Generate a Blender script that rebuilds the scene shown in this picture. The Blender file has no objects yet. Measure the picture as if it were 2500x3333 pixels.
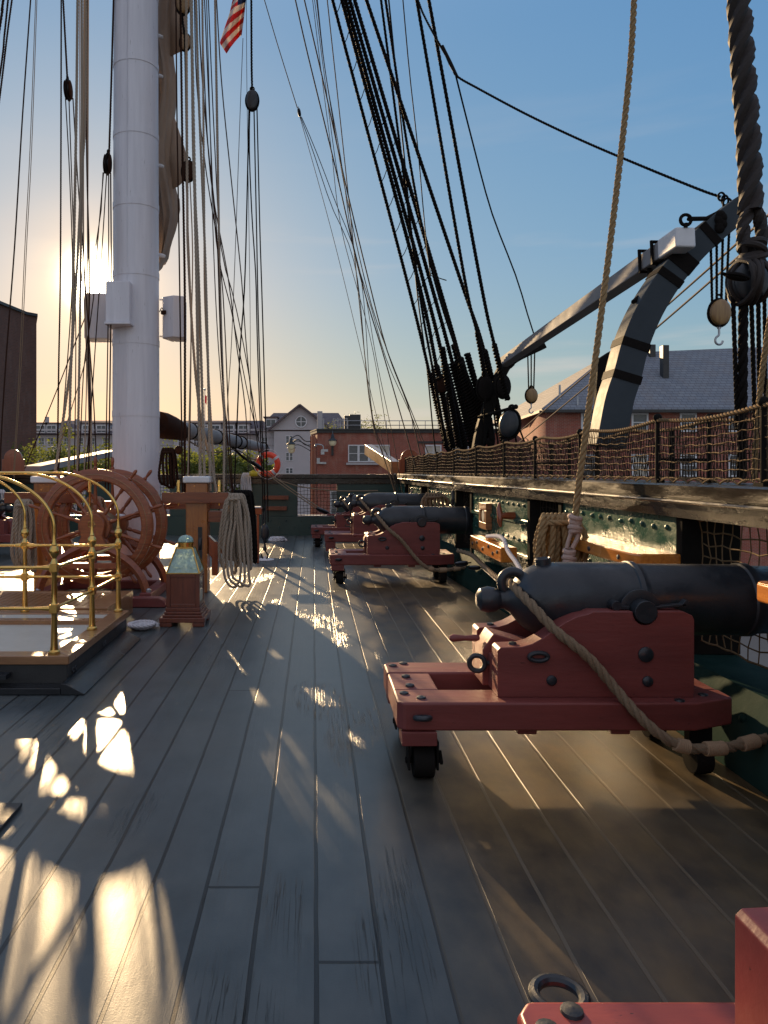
import bpy, math, random
from mathutils import Vector as V, Matrix
random.seed(7)
PI = math.pi; R = math.radians
F = 2400.0; CX = 1020.0; CY = 1530.0; EYE = 1.6
def P(x, y, Y):
    """point that the photograph (2500 px wide) shows at pixel x, y when it stands Y metres ahead"""
    return V(((x-CX)*Y/F, Y, EYE-(y-CY)*Y/F))
COL = bpy.context.scene.collection
SUN = V((-.296, 1.0, .258)).normalized()

# ------------------------------------------------------------------ mesh helpers
class MB:
    def __init__(s): s.v = []; s.f = []; s.m = []; s.mi = 0
    def add(s, vs, fs):
        b = len(s.v); s.v += [tuple(v) for v in vs]
        for f in fs: s.f.append(tuple(i+b for i in f)); s.m.append(s.mi)
    def obox(s, c, a, b, d):
        c, a, b, d = V(c), V(a), V(b), V(d)
        vs = [c+i*a+j*b+k*d for i in (-1, 1) for j in (-1, 1) for k in (-1, 1)]
        if a.cross(b).dot(d) > 0:
            fs = [(0,1,3,2),(4,6,7,5),(0,4,5,1),(2,3,7,6),(0,2,6,4),(1,5,7,3)]
        else:
            fs = [(0,2,3,1),(4,5,7,6),(0,1,5,4),(2,6,7,3),(0,4,6,2),(1,3,7,5)]
        s.add(vs, fs)
    def box(s, x0, x1, y0, y1, z0, z1):
        s.obox(((x0+x1)/2, (y0+y1)/2, (z0+z1)/2), ((x1-x0)/2, 0, 0), (0, (y1-y0)/2, 0), (0, 0, (z1-z0)/2))
    def prism(s, poly, y0, y1):              # poly of (x,z), extruded along y
        n = len(poly); ar = sum(poly[i][0]*poly[(i+1)%n][1]-poly[(i+1)%n][0]*poly[i][1] for i in range(n))
        if ar < 0: poly = poly[::-1]
        vs = [(x, y0, z) for x, z in poly]+[(x, y1, z) for x, z in poly]
        fs = [tuple(range(n)), tuple(range(2*n-1, n-1, -1))]+[(i, i+n, (i+1)%n+n, (i+1)%n) for i in range(n)]
        s.add(vs, fs)
    def prismz(s, poly, z0, z1):
        n = len(poly); ar = sum(poly[i][0]*poly[(i+1)%n][1]-poly[(i+1)%n][0]*poly[i][1] for i in range(n))
        if ar < 0: poly = poly[::-1]
        vs = [(x, y, z0) for x, y in poly]+[(x, y, z1) for x, y in poly]
        fs = [tuple(range(n))[::-1], tuple(range(n, 2*n))]+[(i, (i+1)%n, (i+1)%n+n, i+n) for i in range(n)]
        s.add(vs, fs)
    def lathe(s, prof, c, axis=(0, 0, 1), n=20):    # prof of (radius, height along axis)
        c = V(c); ax = V(axis).normalized(); t = V((1, 0, 0)) if abs(ax.x) < .9 else V((0, 1, 0))
        u = ax.cross(t).normalized(); w = ax.cross(u)
        vs = []
        for r, h in prof:
            for k in range(n):
                a = 2*PI*k/n; vs.append(c+ax*h+(u*math.cos(a)+w*math.sin(a))*max(r, 1e-4))
        fs = []
        for i in range(len(prof)-1):
            for k in range(n):
                fs.append((i*n+k, i*n+(k+1)%n, (i+1)*n+(k+1)%n, (i+1)*n+k))
        fs.append(tuple(range(n))[::-1]); m = (len(prof)-1)*n; fs.append(tuple(range(m, m+n)))
        s.add(vs, fs)
    def cyl(s, a, b, r, r2=None, n=16):
        a, b = V(a), V(b); s.lathe([(r, 0), (r if r2 is None else r2, (b-a).length)], a, b-a, n)
    def ball(s, c, r, n=12, sc=(1, 1, 1), rot=None):
        vs = []; fs = []; m = max(6, n//2+2)
        for i in range(1, m):
            th = PI*i/m
            for k in range(n):
                a = 2*PI*k/n; p = V((math.sin(th)*math.cos(a)*sc[0], math.sin(th)*math.sin(a)*sc[1], math.cos(th)*sc[2]))*r
                vs.append(V(c)+(rot@p if rot else p))
        for i in range(m-2):
            for k in range(n): fs.append((i*n+k, (i+1)*n+k, (i+1)*n+(k+1)%n, i*n+(k+1)%n))
        p = V((0, 0, sc[2]))*r; b = len(vs); vs += [V(c)+(rot@p if rot else p), V(c)-(rot@p if rot else p)]
        for k in range(n):
            fs.append((b, k, (k+1)%n)); q = (m-2)*n; fs.append((b+1, q+(k+1)%n, q+k))
        s.add(vs, fs)
    def tube(s, pts, r, n=8, closed=False, lobes=0, lay=.1, flat=None):
        pts = [V(p) for p in pts]; N = len(pts)
        if N < 2: return
        T = []
        for i in range(N):
            a = pts[(i-1)%N] if (closed or i > 0) else pts[i]; b = pts[(i+1)%N] if (closed or i < N-1) else pts[i]
            d = b-a; T.append(d.normalized() if d.length > 1e-9 else V((0, 0, 1)))
        t = V((0, 0, 1)) if abs(T[0].z) < .8 else V((0, 1, 0))
        u = (t-T[0]*t.dot(T[0])).normalized(); vs = []; L = 0
        for i in range(N):
            if i: L += (pts[i]-pts[i-1]).length
            u = (u-T[i]*u.dot(T[i])).normalized(); w = T[i].cross(u)
            rr = r[i] if isinstance(r, (list, tuple)) else r; ph = 2*PI*L/lay
            for k in range(n):
                a = 2*PI*k/n
                q = rr*(.66+.42*abs(math.cos(lobes*.5*a))**.7) if lobes else rr
                if lobes: a += ph
                if flat: vs.append(pts[i]+u*math.cos(a)*q*flat[0]+w*math.sin(a)*q*flat[1])
                else: vs.append(pts[i]+(u*math.cos(a)+w*math.sin(a))*q)
        fs = []
        for i in range(N if closed else N-1):
            j = (i+1) % N
            for k in range(n): fs.append((i*n+k, i*n+(k+1)%n, j*n+(k+1)%n, j*n+k))
        if not closed: fs.append(tuple(range(n))[::-1]); fs.append(tuple(range((N-1)*n, N*n)))
        s.add(vs, fs)
    def torus(s, c, Rr, r, normal=(0, 1, 0), n=28, m=10, sc=(1, 1), arc=1.0, start=0):
        nn = V(normal).normalized(); t = V((0, 0, 1)) if abs(nn.z) < .9 else V((1, 0, 0))
        u = nn.cross(t).normalized(); w = nn.cross(u)
        k2 = n if arc >= 1 else n+1
        pts = [V(c)+u*math.cos(start+2*PI*arc*k/n)*Rr*sc[0]+w*math.sin(start+2*PI*arc*k/n)*Rr*sc[1] for k in range(k2)]
        s.tube(pts, r, m, closed=arc >= 1)

def resample(pts, step, smooth=True):
    pts = [V(p) for p in pts]
    if smooth and len(pts) > 2:
        out = []
        for i in range(len(pts)-1):
            p0 = pts[max(i-1, 0)]; p1 = pts[i]; p2 = pts[i+1]; p3 = pts[min(i+2, len(pts)-1)]
            k = max(2, int((p2-p1).length/step*1.5))
            for j in range(k):
                t = j/k
                out.append(.5*((2*p1)+(-p0+p2)*t+(2*p0-5*p1+4*p2-p3)*t*t+(-p0+3*p1-3*p2+p3)*t**3))
        out.append(pts[-1]); pts = out
    L = [0]
    for i in range(1, len(pts)): L.append(L[-1]+(pts[i]-pts[i-1]).length)
    n = max(2, int(L[-1]/step)+1); out = []; j = 0
    for i in range(n):
        d = L[-1]*i/(n-1)
        while j < len(pts)-2 and L[j+1] < d: j += 1
        q = (d-L[j])/max(1e-9, L[j+1]-L[j]); out.append(pts[j].lerp(pts[j+1], min(1, max(0, q))))
    return out
def ropegeo(mb, pts, r, strands=True, smooth=True, r2=None):
    if strands:
        ps = resample(pts, max(r*.75, .007), smooth); n = 12 if r > .010 else 6
        rr = r if r2 is None else [r+(r2-r)*i/(len(ps)-1) for i in range(len(ps))]
        mb.tube(ps, rr, n, lobes=3, lay=r*8)
    else:
        ps = resample(pts, .35, smooth); rr = r if r2 is None else [r+(r2-r)*i/(len(ps)-1) for i in range(len(ps))]
        mb.tube(ps, rr, 6)

def base(o):
    l = V((0, 0, 0))
    while o: l += o.location; o = o.parent
    return l
def obj(name, mb, mat, parent=None, bevel=0, org=None, sharp=35, local=False, seg=2):
    me = bpy.data.meshes.new(name)
    vs = mb.v
    if parent is not None and not local: b = base(parent); vs = [V(v)-b for v in vs]
    if parent is None and org is not None: vs = [V(v)-V(org) for v in vs]
    me.from_pydata([tuple(v) for v in vs], [], mb.f)
    for m in (mat if isinstance(mat, (list, tuple)) else [mat]): me.materials.append(m)
    if max(mb.m, default=0) > 0: me.polygons.foreach_set('material_index', mb.m)
    me.polygons.foreach_set('use_smooth', [True]*len(me.polygons))
    me.update()
    try: me.set_sharp_from_angle(angle=R(sharp))
    except Exception: pass
    o = bpy.data.objects.new(name, me); COL.objects.link(o)
    if parent is not None: o.parent = parent
    elif org is not None: o.location = org
    if bevel:
        b = o.modifiers.new('bevel', 'BEVEL'); b.width = bevel; b.segments = seg; b.limit_method = 'ANGLE'; b.angle_limit = R(40)
        b.harden_normals = True
    return o
def thing(name, label, cat, loc=(0, 0, 0), group=None, rz=0):
    o = bpy.data.objects.new(name, None); COL.objects.link(o); o.location = loc; o.rotation_euler.z = rz
    o.empty_display_size = .1
    o['label'] = label; o['category'] = cat
    if group: o['group'] = group
    return o
def tag(o, label, cat, group=None):
    o['label'] = label; o['category'] = cat
    if group: o['group'] = group
    return o
def struct(name, mb, mat, **k):
    o = obj(name, mb, mat, **k); o['kind'] = 'structure'; return o
def kids(o): return [c for c in bpy.data.objects if c.parent is o]
def copy_tree(o, parent=None):
    c = o.copy(); COL.objects.link(c); c.parent = parent
    for ch in kids(o): copy_tree(ch, c)
    return c

# ------------------------------------------------------------------ materials
class NT:
    def __init__(s, name):
        s.mat = bpy.data.materials.new(name); s.mat.use_nodes = True; s.t = s.mat.node_tree
        s.b = s.t.nodes['Principled BSDF']; s.tc = s.n('ShaderNodeTexCoord')
    def n(s, typ, **k):
        x = s.t.nodes.new(typ)
        for a, b in k.items():
            if a.startswith('i_'): x.inputs[a[2:].replace('_', ' ')].default_value = b
            else: setattr(x, a, b)
        return x
    def l(s, a, b): s.t.links.new(a, b)
    def mapping(s, scale=(1, 1, 1), loc=(0, 0, 0), rot=(0, 0, 0), src=None):
        m = s.n('ShaderNodeMapping'); m.inputs['Scale'].default_value = scale; m.inputs['Location'].default_value = loc
        m.inputs['Rotation'].default_value = rot
        s.l(src or s.tc.outputs['Object'], m.inputs['Vector']); return m.outputs['Vector']
    def noise(s, vec, scale, detail=4, rough=.55):
        n = s.n('ShaderNodeTexNoise'); n.inputs['Scale'].default_value = scale; n.inputs['Detail'].default_value = detail
        n.inputs['Roughness'].default_value = rough; s.l(vec, n.inputs['Vector']); return n.outputs['Fac']
    def ramp(s, fac, stops):
        r = s.n('ShaderNodeValToRGB'); e = r.color_ramp.elements
        while len(e) < len(stops): e.new(.5)
        for i, (p, c) in enumerate(stops):
            e[i].position = p; e[i].color = (c if len(c) == 4 else (*c, 1)) if isinstance(c, (tuple, list)) else (c, c, c, 1)
        s.l(fac, r.inputs['Fac']); return r.outputs['Color']
    def mix(s, fac, a, b, typ='MIX'):
        m = s.n('ShaderNodeMix'); m.data_type = 'RGBA'; m.blend_type = typ
        for i, v in ((0, fac), (6, a), (7, b)):
            if isinstance(v, (int, float)): m.inputs[i].default_value = v if i == 0 else (v, v, v, 1)
            elif isinstance(v, (tuple, list)): m.inputs[i].default_value = v if len(v) == 4 else (*v, 1)
            else: s.l(v, m.inputs[i])
        return m.outputs[2]
    def math(s, op, a, b=0.0, c=None):
        m = s.n('ShaderNodeMath'); m.operation = op
        for i, v in enumerate((a, b) if c is None else (a, b, c)):
            if isinstance(v, (int, float)): m.inputs[i].default_value = v
            else: s.l(v, m.inputs[i])
        return m.outputs[0]
    def bump(s, h, strength=.3, dist=.01, nrm=None):
        b = s.n('ShaderNodeBump'); b.inputs['Strength'].default_value = strength; b.inputs['Distance'].default_value = dist
        s.l(h, b.inputs['Height'])
        if nrm is not None: s.l(nrm, b.inputs['Normal'])
        s.l(b.outputs['Normal'], s.b.inputs['Normal']); return b.outputs['Normal']
    def set(s, col=None, rough=None, metal=None, coat=None, spec=None, emit=None):
        if col is not None:
            if isinstance(col, (tuple, list)): s.b.inputs['Base Color'].default_value = (*col[:3], 1)
            else: s.l(col, s.b.inputs['Base Color'])
        if rough is not None:
            if isinstance(rough, (int, float)): s.b.inputs['Roughness'].default_value = rough
            else: s.l(rough, s.b.inputs['Roughness'])
        if metal is not None: s.b.inputs['Metallic'].default_value = metal
        if coat is not None: s.b.inputs['Coat Weight'].default_value = coat; s.b.inputs['Coat Roughness'].default_value = .12
        if spec is not None: s.b.inputs['Specular IOR Level'].default_value = spec
        return s.mat

def paint(name, c1, c2=None, rough=.5, scale=6, bump=.15, bscale=60, metal=0, coat=0, chips=None, dist=.004, sc=(1, 1, 1), rv=.12):
    s = NT(name); c2 = c2 or tuple(x*.7 for x in c1)
    v = s.mapping(sc); f = s.noise(v, scale, 6, .6); c = s.mix(s.ramp(f, [(.3, 0), (.7, 1)]), c1, c2)
    if chips:
        g = s.noise(v, 38, 5, .7); c = s.mix(s.ramp(g, [(.66, 0), (.69, 1)]), c, chips)
    r = s.math('MULTIPLY_ADD', s.noise(v, scale*2.3, 4), rv*2, rough-rv)
    s.bump(s.noise(v, bscale, 4, .6), bump, dist)
    return s.set(c, r, metal, coat)
def wood(name, c1, c2, axis='Z', rough=.35, coat=.3, scale=1.0):
    s = NT(name); sc = {'X': (1.2, 14, 14), 'Y': (14, 1.2, 14), 'Z': (14, 14, 1.2)}[axis]
    v = s.mapping(tuple(x*scale for x in sc)); f = s.noise(v, 3, 8, .62); f2 = s.noise(s.mapping((2, 2, 2)), 1.5, 3)
    c = s.mix(s.ramp(f, [(.3, 0), (.68, 1)]), c1, c2); c = s.mix(s.math('MULTIPLY', f2, .5), c, tuple(x*.45 for x in c1))
    s.bump(f, .18, .004); return s.set(c, s.math('MULTIPLY_ADD', f2, .25, rough-.12), 0, coat)
def ropemat(name, c1, c2, rough=.85, tr=0):
    s = NT(name); v = s.mapping(); f = s.noise(v, 90, 4, .7); g = s.noise(v, 3, 3)
    c = s.mix(s.ramp(f, [(.3, 0), (.7, 1)]), c1, c2); c = s.mix(s.math('MULTIPLY', g, .5), c, tuple(x*.55 for x in c1))
    s.bump(s.noise(v, 420, 3, .7), .5, .002); return s.set(c, rough)

def deck_mat():
    s = NT('deck_paint'); sp = s.n('ShaderNodeSeparateXYZ'); s.l(s.tc.outputs['Object'], sp.inputs[0])
    x, y = sp.outputs[0], sp.outputs[1]
    # a little wander in the seams
    wob = s.math('MULTIPLY', s.math('SUBTRACT', s.noise(s.mapping((.6, .9, 1)), 1.6, 4), .5), .012)
    xs = s.math('ADD', s.math('ADD', x, -.010+2.1), wob)
    row = s.math('FLOOR', s.math('DIVIDE', s.math('ADD', xs, 6.3), .21)); wn = s.n('ShaderNodeTexWhiteNoise', noise_dimensions='1D'); s.l(row, wn.inputs['W'])
    cb = s.n('ShaderNodeCombineXYZ'); s.l(s.math('ADD', s.math('ADD', y, 40.0), s.math('MULTIPLY', wn.outputs['Value'], 11.0)), cb.inputs[0]); s.l(s.math('ADD', xs, 6.3), cb.inputs[1])
    br = s.n('ShaderNodeTexBrick', offset=0.0, offset_frequency=2, squash=1)
    for k, v in (('Scale', 1), ('Mortar Size', .0085), ('Mortar Smooth', .25), ('Brick Width', 11.0), ('Row Height', .21), ('Bias', 0)): br.inputs[k].default_value = v
    br.inputs['Color1'].default_value = (0, 0, 0, 1); br.inputs['Color2'].default_value = (1, 1, 1, 1); br.inputs['Mortar'].default_value = (.5, .5, .5, 1)
    s.l(cb.outputs[0], br.inputs['Vector']); seam = br.outputs['Fac']; pl = br.outputs['Color']
    grain = s.noise(s.mapping((55, 1.6, 1)), 1.0, 7, .68); fine = s.noise(s.mapping(), 150, 4, .65)
    mid = s.noise(s.mapping((1, .6, 1)), 5, 5, .6); big = s.noise(s.mapping(), .9, 4, .6)
    crk = s.noise(s.mapping((46, .7, 1), loc=(3, 5, 0)), 1.0, 5, .6)
    crk = s.ramp(s.math('ABSOLUTE', s.math('SUBTRACT', crk, .5)), [(.0, 1), (.012, 0)])
    crk = s.mix(1.0, crk, s.ramp(s.noise(s.mapping((2.2, .7, 1), loc=(9, 2, 0)), 1.0, 4), [(.55, 0), (.63, 1)]), 'MULTIPLY')
    rough_b = s.ramp(pl, [(.50, 0), (.62, 1)])
    # hand-painted side and worn gun-side planking
    rc = s.math('MULTIPLY', s.math('SUBTRACT', row, 39.5), .21)
    gun = s.ramp(s.math('MULTIPLY_ADD', s.math('ADD', s.math('MULTIPLY', rc, .55), s.math('MULTIPLY', x, .45)), 1.0, s.math('MULTIPLY', s.math('SUBTRACT', wn.outputs['Value'], .5), .25)), [(.18, 0), (.85, 1)])
    crk = s.math('MULTIPLY', crk, s.math('SUBTRACT', 1.0, gun))
    cl = s.mix(s.ramp(mid, [(.3, 0), (.7, 1)]), (.042, .053, .057), (.074, .087, .090))
    cr = s.mix(s.ramp(mid, [(.3, 0), (.7, 1)]), (.022, .017, .011), (.110, .076, .034))
    sp2 = s.ramp(s.noise(s.mapping((1, .7, 1), loc=(2, 0, 0)), 60, 3, .6), [(.70, 0), (.74, 1)])
    cr = s.mix(s.math('MULTIPLY', sp2, .5), cr, (.16, .14, .10))
    c = s.mix(gun, cl, cr)
    c = s.mix(.5, c, s.mix(pl, c, s.mix(1.0, c, (1.5, 1.45, 1.4), 'MULTIPLY')))
    c = s.mix(s.math('MULTIPLY', s.ramp(grain, [(.56, 0), (.74, 1)]), .12), c, (.03, .03, .03))
    c = s.mix(s.math('MULTIPLY', s.ramp(big, [(.45, 0), (.7, 1)]), .35), c, (.12, .115, .10))
    sc = s.mix(gun, (.006, .006, .006), (.12, .095, .06))
    vo = s.n('ShaderNodeTexVoronoi', feature='F1'); vo.inputs['Scale'].default_value = 1; vo.inputs['Randomness'].default_value = .75; s.l(s.mapping((4.76, 1.5, 1)), vo.inputs['Vector'])
    peg = s.ramp(vo.outputs['Distance'], [(.045, 1), (.05, 0)]); c = s.mix(s.math('MULTIPLY', peg, .35), c, (.14, .13, .11))
    c = s.mix(s.math('MULTIPLY', seam, .92), c, sc); c = s.mix(s.math('MULTIPLY', crk, .40), c, (.010, .010, .010))
    ro = s.math('ADD', s.math('MULTIPLY_ADD', mid, .12, .24), s.math('MULTIPLY', grain, .06))
    ro = s.math('ADD', ro, s.math('MULTIPLY', gun, .10))
    h = s.math('ADD', s.math('MULTIPLY', grain, s.math('MULTIPLY', s.math('MULTIPLY_ADD', gun, -.75, 1.0), s.math('MULTIPLY_ADD', rough_b, .55, .10))), s.math('MULTIPLY', fine, .13))
    h = s.math('SUBTRACT', h, s.math('MULTIPLY', seam, .5)); h = s.math('SUBTRACT', h, s.math('MULTIPLY', crk, .45))
    h = s.math('ADD', h, s.math('MULTIPLY', mid, .35)); h = s.math('ADD', h, s.math('MULTIPLY', pl, .5))
    s.bump(h, .6, .005)
    return s.set(c, ro, spec=.5)

def brick_mat(name, c1, c2, mortar, lx=.22, lz=.075, mo=.008):
    s = NT(name); sp = s.n('ShaderNodeSeparateXYZ'); s.l(s.tc.outputs['Object'], sp.inputs[0])
    cb = s.n('ShaderNodeCombineXYZ'); s.l(s.math('ADD', s.math('ADD', sp.outputs[0], sp.outputs[1]), 200), cb.inputs[0]); s.l(s.math('ADD', sp.outputs[2], 50), cb.inputs[1])
    br = s.n('ShaderNodeTexBrick'); s.l(cb.outputs[0], br.inputs['Vector'])
    for k, v in (('Scale', 1), ('Mortar Size', mo), ('Brick Width', lx), ('Row Height', lz), ('Bias', -.2)): br.inputs[k].default_value = v
    br.inputs['Color1'].default_value = (*c1, 1); br.inputs['Color2'].default_value = (*c2, 1); br.inputs['Mortar'].default_value = (*mortar, 1)
    g = s.noise(s.mapping(), .5, 6, .65); h = s.noise(s.mapping((1, 1, .35)), 2.2, 6, .7)
    c = s.mix(s.math('MULTIPLY', s.ramp(g, [(.35, 0), (.7, 1)]), .4), br.outputs['Color'], tuple(x*.5 for x in c1))
    c = s.mix(s.math('MULTIPLY', s.ramp(h, [(.5, 0), (.75, 1)]), .35), c, tuple(min(1, x*1.6) for x in mortar))
    s.bump(s.math('SUBTRACT', 1.0, br.outputs['Fac']), .4, .01); return s.set(c, .85)
def slate_mat(name, c1, c2, along='X', w=.35, h=.17):
    s = NT(name); sp = s.n('ShaderNodeSeparateXYZ'); s.l(s.tc.outputs['Object'], sp.inputs[0])
    cb = s.n('ShaderNodeCombineXYZ'); s.l(s.math('ADD', s.math('MULTIPLY', sp.outputs[0], 1.0), 300), cb.inputs[0]); s.l(s.math('ADD', sp.outputs[2], 100), cb.inputs[1])
    br = s.n('ShaderNodeTexBrick'); s.l(cb.outputs[0], br.inputs['Vector'])
    for k, v in (('Scale', 1), ('Mortar Size', .012), ('Brick Width', w), ('Row Height', h), ('Bias', 0)): br.inputs[k].default_value = v
    br.inputs['Color1'].default_value = (*c1, 1); br.inputs['Color2'].default_value = (*c2, 1); br.inputs['Mortar'].default_value = tuple(x*.35 for x in c1)+(1,)
    g = s.noise(s.mapping((1, 1, .3)), 1.1, 6, .7)
    c = s.mix(s.math('MULTIPLY', s.ramp(g, [(.45, 0), (.75, 1)]), .35), br.outputs['Color'], (.16, .11, .08)); s.bump(br.outputs['Color'], .3, .02)
    return s.set(c, .7)

M = {}
M['deck'] = deck_mat()
M['red'] = paint('red_oxide_paint', (.205, .047, .040), (.135, .031, .027), rough=.52, scale=7, bump=.6, bscale=26, chips=(.06, .016, .014), sc=(.22, 1, 1), rv=.16)
M['redw'] = paint('worn_red_paint', (.30, .055, .045), (.22, .040, .035), rough=.4, scale=6, bump=.3, bscale=30, chips=(.04, .012, .01), sc=(.3, 1, 1))
M['iron'] = paint('black_gun_paint', (.013, .016, .021), (.021, .025, .030), rough=.42, scale=6, bump=.3, bscale=55, rv=.16)
M['black'] = paint('black_gloss_paint', (.012, .010, .009), (.030, .023, .016), rough=.42, scale=3, bump=.7, bscale=16, sc=(1, .5, 1), dist=.006, rv=.14); 
def patchy(mt, lo, hi, scale, sc, th=(.42, .58)):
    t = mt.node_tree; b = t.nodes['Principled BSDF']; tc_ = t.nodes.new('ShaderNodeTexCoord'); mp_ = t.nodes.new('ShaderNodeMapping'); mp_.inputs['Scale'].default_value = sc
    n_ = t.nodes.new('ShaderNodeTexNoise'); n_.inputs['Scale'].default_value = scale; n_.inputs['Detail'].default_value = 7; n_.inputs['Roughness'].default_value = .65
    r_ = t.nodes.new('ShaderNodeMapRange'); t.links.new(tc_.outputs['Object'], mp_.inputs[0]); t.links.new(mp_.outputs[0], n_.inputs['Vector']); t.links.new(n_.outputs['Fac'], r_.inputs[0])
    for i_, v_ in ((1, th[0]), (2, th[1]), (3, lo), (4, hi)): r_.inputs[i_].default_value = v_
    t.links.new(r_.outputs[0], b.inputs['Roughness'])
patchy(M['black'], .13, .42, 1.6, (1, .55, 3.5))
M['dark'] = paint('dark_weathered_paint', (.020, .020, .021), (.034, .033, .033), rough=.45, scale=5, bump=.25)
M['green'] = paint('green_bulwark_paint', (.012, .060, .042), (.020, .075, .055), rough=.30, scale=3, bump=.8, bscale=26, dist=.006, rv=.12, sc=(1, .6, 1))
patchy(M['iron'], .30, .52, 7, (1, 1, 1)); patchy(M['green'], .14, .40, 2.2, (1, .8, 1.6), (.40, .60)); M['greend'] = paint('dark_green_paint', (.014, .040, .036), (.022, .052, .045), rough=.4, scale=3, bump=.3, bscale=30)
M['wway'] = paint('waterway_green_paint', (.010, .028, .024), (.018, .040, .034), rough=.62, scale=3, bump=.3, bscale=30)
M['wway'].node_tree.nodes['Principled BSDF'].inputs['Specular IOR Level'].default_value = .12
M['post'] = paint('matt_black_iron', (.010, .010, .010), (.018, .016, .014), rough=.6, bump=.2)
M['skirt'] = paint('glossy_black_skirting', (.012, .013, .015), (.02, .022, .025), rough=.22, scale=4, bump=.4, bscale=22)
for k_, v_ in (('post', .1),): M[k_].node_tree.nodes['Principled BSDF'].inputs['Specular IOR Level'].default_value = v_
M['white'] = paint('white_mast_paint', (.72, .71, .76), (.62, .61, .66), rough=.45, scale=9, bump=.3, bscale=14, sc=(1.6, 1.6, .12), dist=.006, chips=(.30, .28, .28))
M['whitetrim'] = paint('white_trim_paint', (.72, .73, .75), (.6, .6, .62), rough=.5, bump=.1)
M['cream'] = paint('cream_panel_paint', (.52, .50, .44), (.46, .44, .38), rough=.4, bump=.08)
M['varn'] = wood('varnished_mahogany', (.26, .065, .020), (.12, .026, .010), 'X')
M['varnY'] = wood('varnished_rail_wood', (.72, .27, .04), (.42, .13, .022), 'Y', rough=.25, coat=.5)
M['varnZ'] = wood('varnished_post_wood', (.42, .15, .030), (.24, .070, .016), 'Z', rough=.3, coat=.5)
M['wheelw'] = wood('wheel_wood', (.36, .100, .032), (.17, .040, .015), 'X', rough=.36, coat=.15)
M['cabin'] = wood('binnacle_wood', (.20, .042, .016), (.10, .021, .009), 'Z', rough=.34, coat=.5)
M['teak'] = wood('teak_trim', (.40, .20, .085), (.24, .11, .045), 'X', rough=.3, coat=.4)
M['brown'] = wood('red_brown_board', (.36, .085, .028), (.22, .05, .018), 'Z', rough=.3, coat=.5)
M['block'] = wood('block_shell_wood', (.42, .25, .09), (.25, .13, .05), 'Z', rough=.4, coat=.2)
M['brass'] = paint('brass', (.80, .52, .16), (.62, .36, .10), rough=.22, metal=1, scale=8, bump=.05, rv=.08)
M['steel'] = paint('galvanised_steel', (.45, .47, .50), (.32, .33, .35), rough=.4, metal=.8, bump=.1)
M['grey'] = paint('davit_grey_paint', (.060, .072, .084), (.046, .056, .066), rough=.5, scale=2.5, bump=.2, bscale=20)
M['pale'] = paint('pale_grey_spar_paint', (.29, .29, .30), (.23, .23, .235), rough=.6, scale=2.5, bump=.15, bscale=20)
M['tar'] = ropemat('tarred_hemp', (.010, .009, .009), (.022, .018, .016), .6)
M['tarb'] = ropemat('brown_tarred_rope', (.032, .015, .010), (.055, .026, .017), .75)
M['manila'] = ropemat('manila_rope', (.36, .24, .11), (.24, .15, .065))
M['manilad'] = ropemat('weathered_manila_rope', (.25, .175, .105), (.16, .11, .065))
M['palerope'] = ropemat('pale_line', (.42, .34, .26), (.30, .24, .18))
M['thin'] = ropemat('thin_dark_line', (.09, .07, .06), (.05, .04, .035))
M['seize'] = ropemat('seizing_twine', (.40, .27, .16), (.30, .19, .11))
M['whiterope'] = ropemat('white_rope', (.72, .70, .72), (.55, .53, .56))
M['furry'] = ropemat('chafing_cover', (.55, .40, .33), (.42, .28, .23))
M['canvas'] = paint('sail_canvas', (.36, .27, .20), (.24, .17, .125), rough=.85, scale=3, bump=.5, bscale=9, sc=(1, 1, .4), dist=.03)
M['net'] = ropemat('net_cord', (.21, .135, .065), (.13, .08, .04)); M['cable'] = ropemat('black_brown_cable', (.016, .010, .008), (.030, .018, .013), .7)
M['netd'] = ropemat('dark_net_cord', (.035, .027, .022), (.06, .045, .035))
M['stone'] = paint('stucco_wall', (.46, .44, .45), (.40, .38, .39), rough=.85, scale=.4, bump=.2, bscale=6)
M['roofd'] = slate_mat('dark_roof_shingle', (.085, .065, .075), (.115, .085, .095), w=.6, h=.25)
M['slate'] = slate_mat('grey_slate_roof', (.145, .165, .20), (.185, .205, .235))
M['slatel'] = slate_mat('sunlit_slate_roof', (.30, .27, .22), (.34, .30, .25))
M['brick'] = brick_mat('red_brick', (.36, .085, .052), (.25, .060, .040), (.32, .24, .19))
M['brickd'] = brick_mat('old_dark_brick', (.13, .060, .042), (.09, .045, .034), (.11, .09, .08), lx=.3, lz=.1)
M['glass'] = paint('window_glass', (.05, .06, .07), (.10, .11, .12), rough=.06, bump=.02)
M['curtain'] = paint('lit_blind', (.55, .50, .40), (.40, .36, .30), rough=.5)
M['bark'] = paint('bark', (.07, .05, .035), rough=.9)
M['leaf'] = paint('leaf_green', (.055, .080, .020), (.095, .115, .025), rough=.6, scale=1.5, bump=0)
M['leaf'].node_tree.nodes['Principled BSDF'].inputs['Transmission Weight'].default_value = 0
M['grass'] = paint('quay_ground', (.13, .12, .11), (.18, .17, .15), rough=.9, scale=.3)
M['orange'] = paint('life_ring_orange', (.80, .075, .03), (.72, .06, .025), rough=.45, bump=.1)
M['yellow'] = paint('yellow_plastic', (.75, .55, .03), rough=.4)
M['ink'] = paint('black_lettering', (.03, .02, .02), rough=.5, bump=0)
M['paleink'] = paint('pale_lettering', (.30, .28, .33), rough=.5, bump=0)
M['fred'] = paint('flag_red', (.42, .035, .030), rough=.8, bump=.2); M['fwhite'] = paint('flag_white', (.62, .58, .55), rough=.8, bump=.2); M['fblue'] = paint('flag_blue', (.03, .04, .13), rough=.8, bump=.2)
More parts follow.
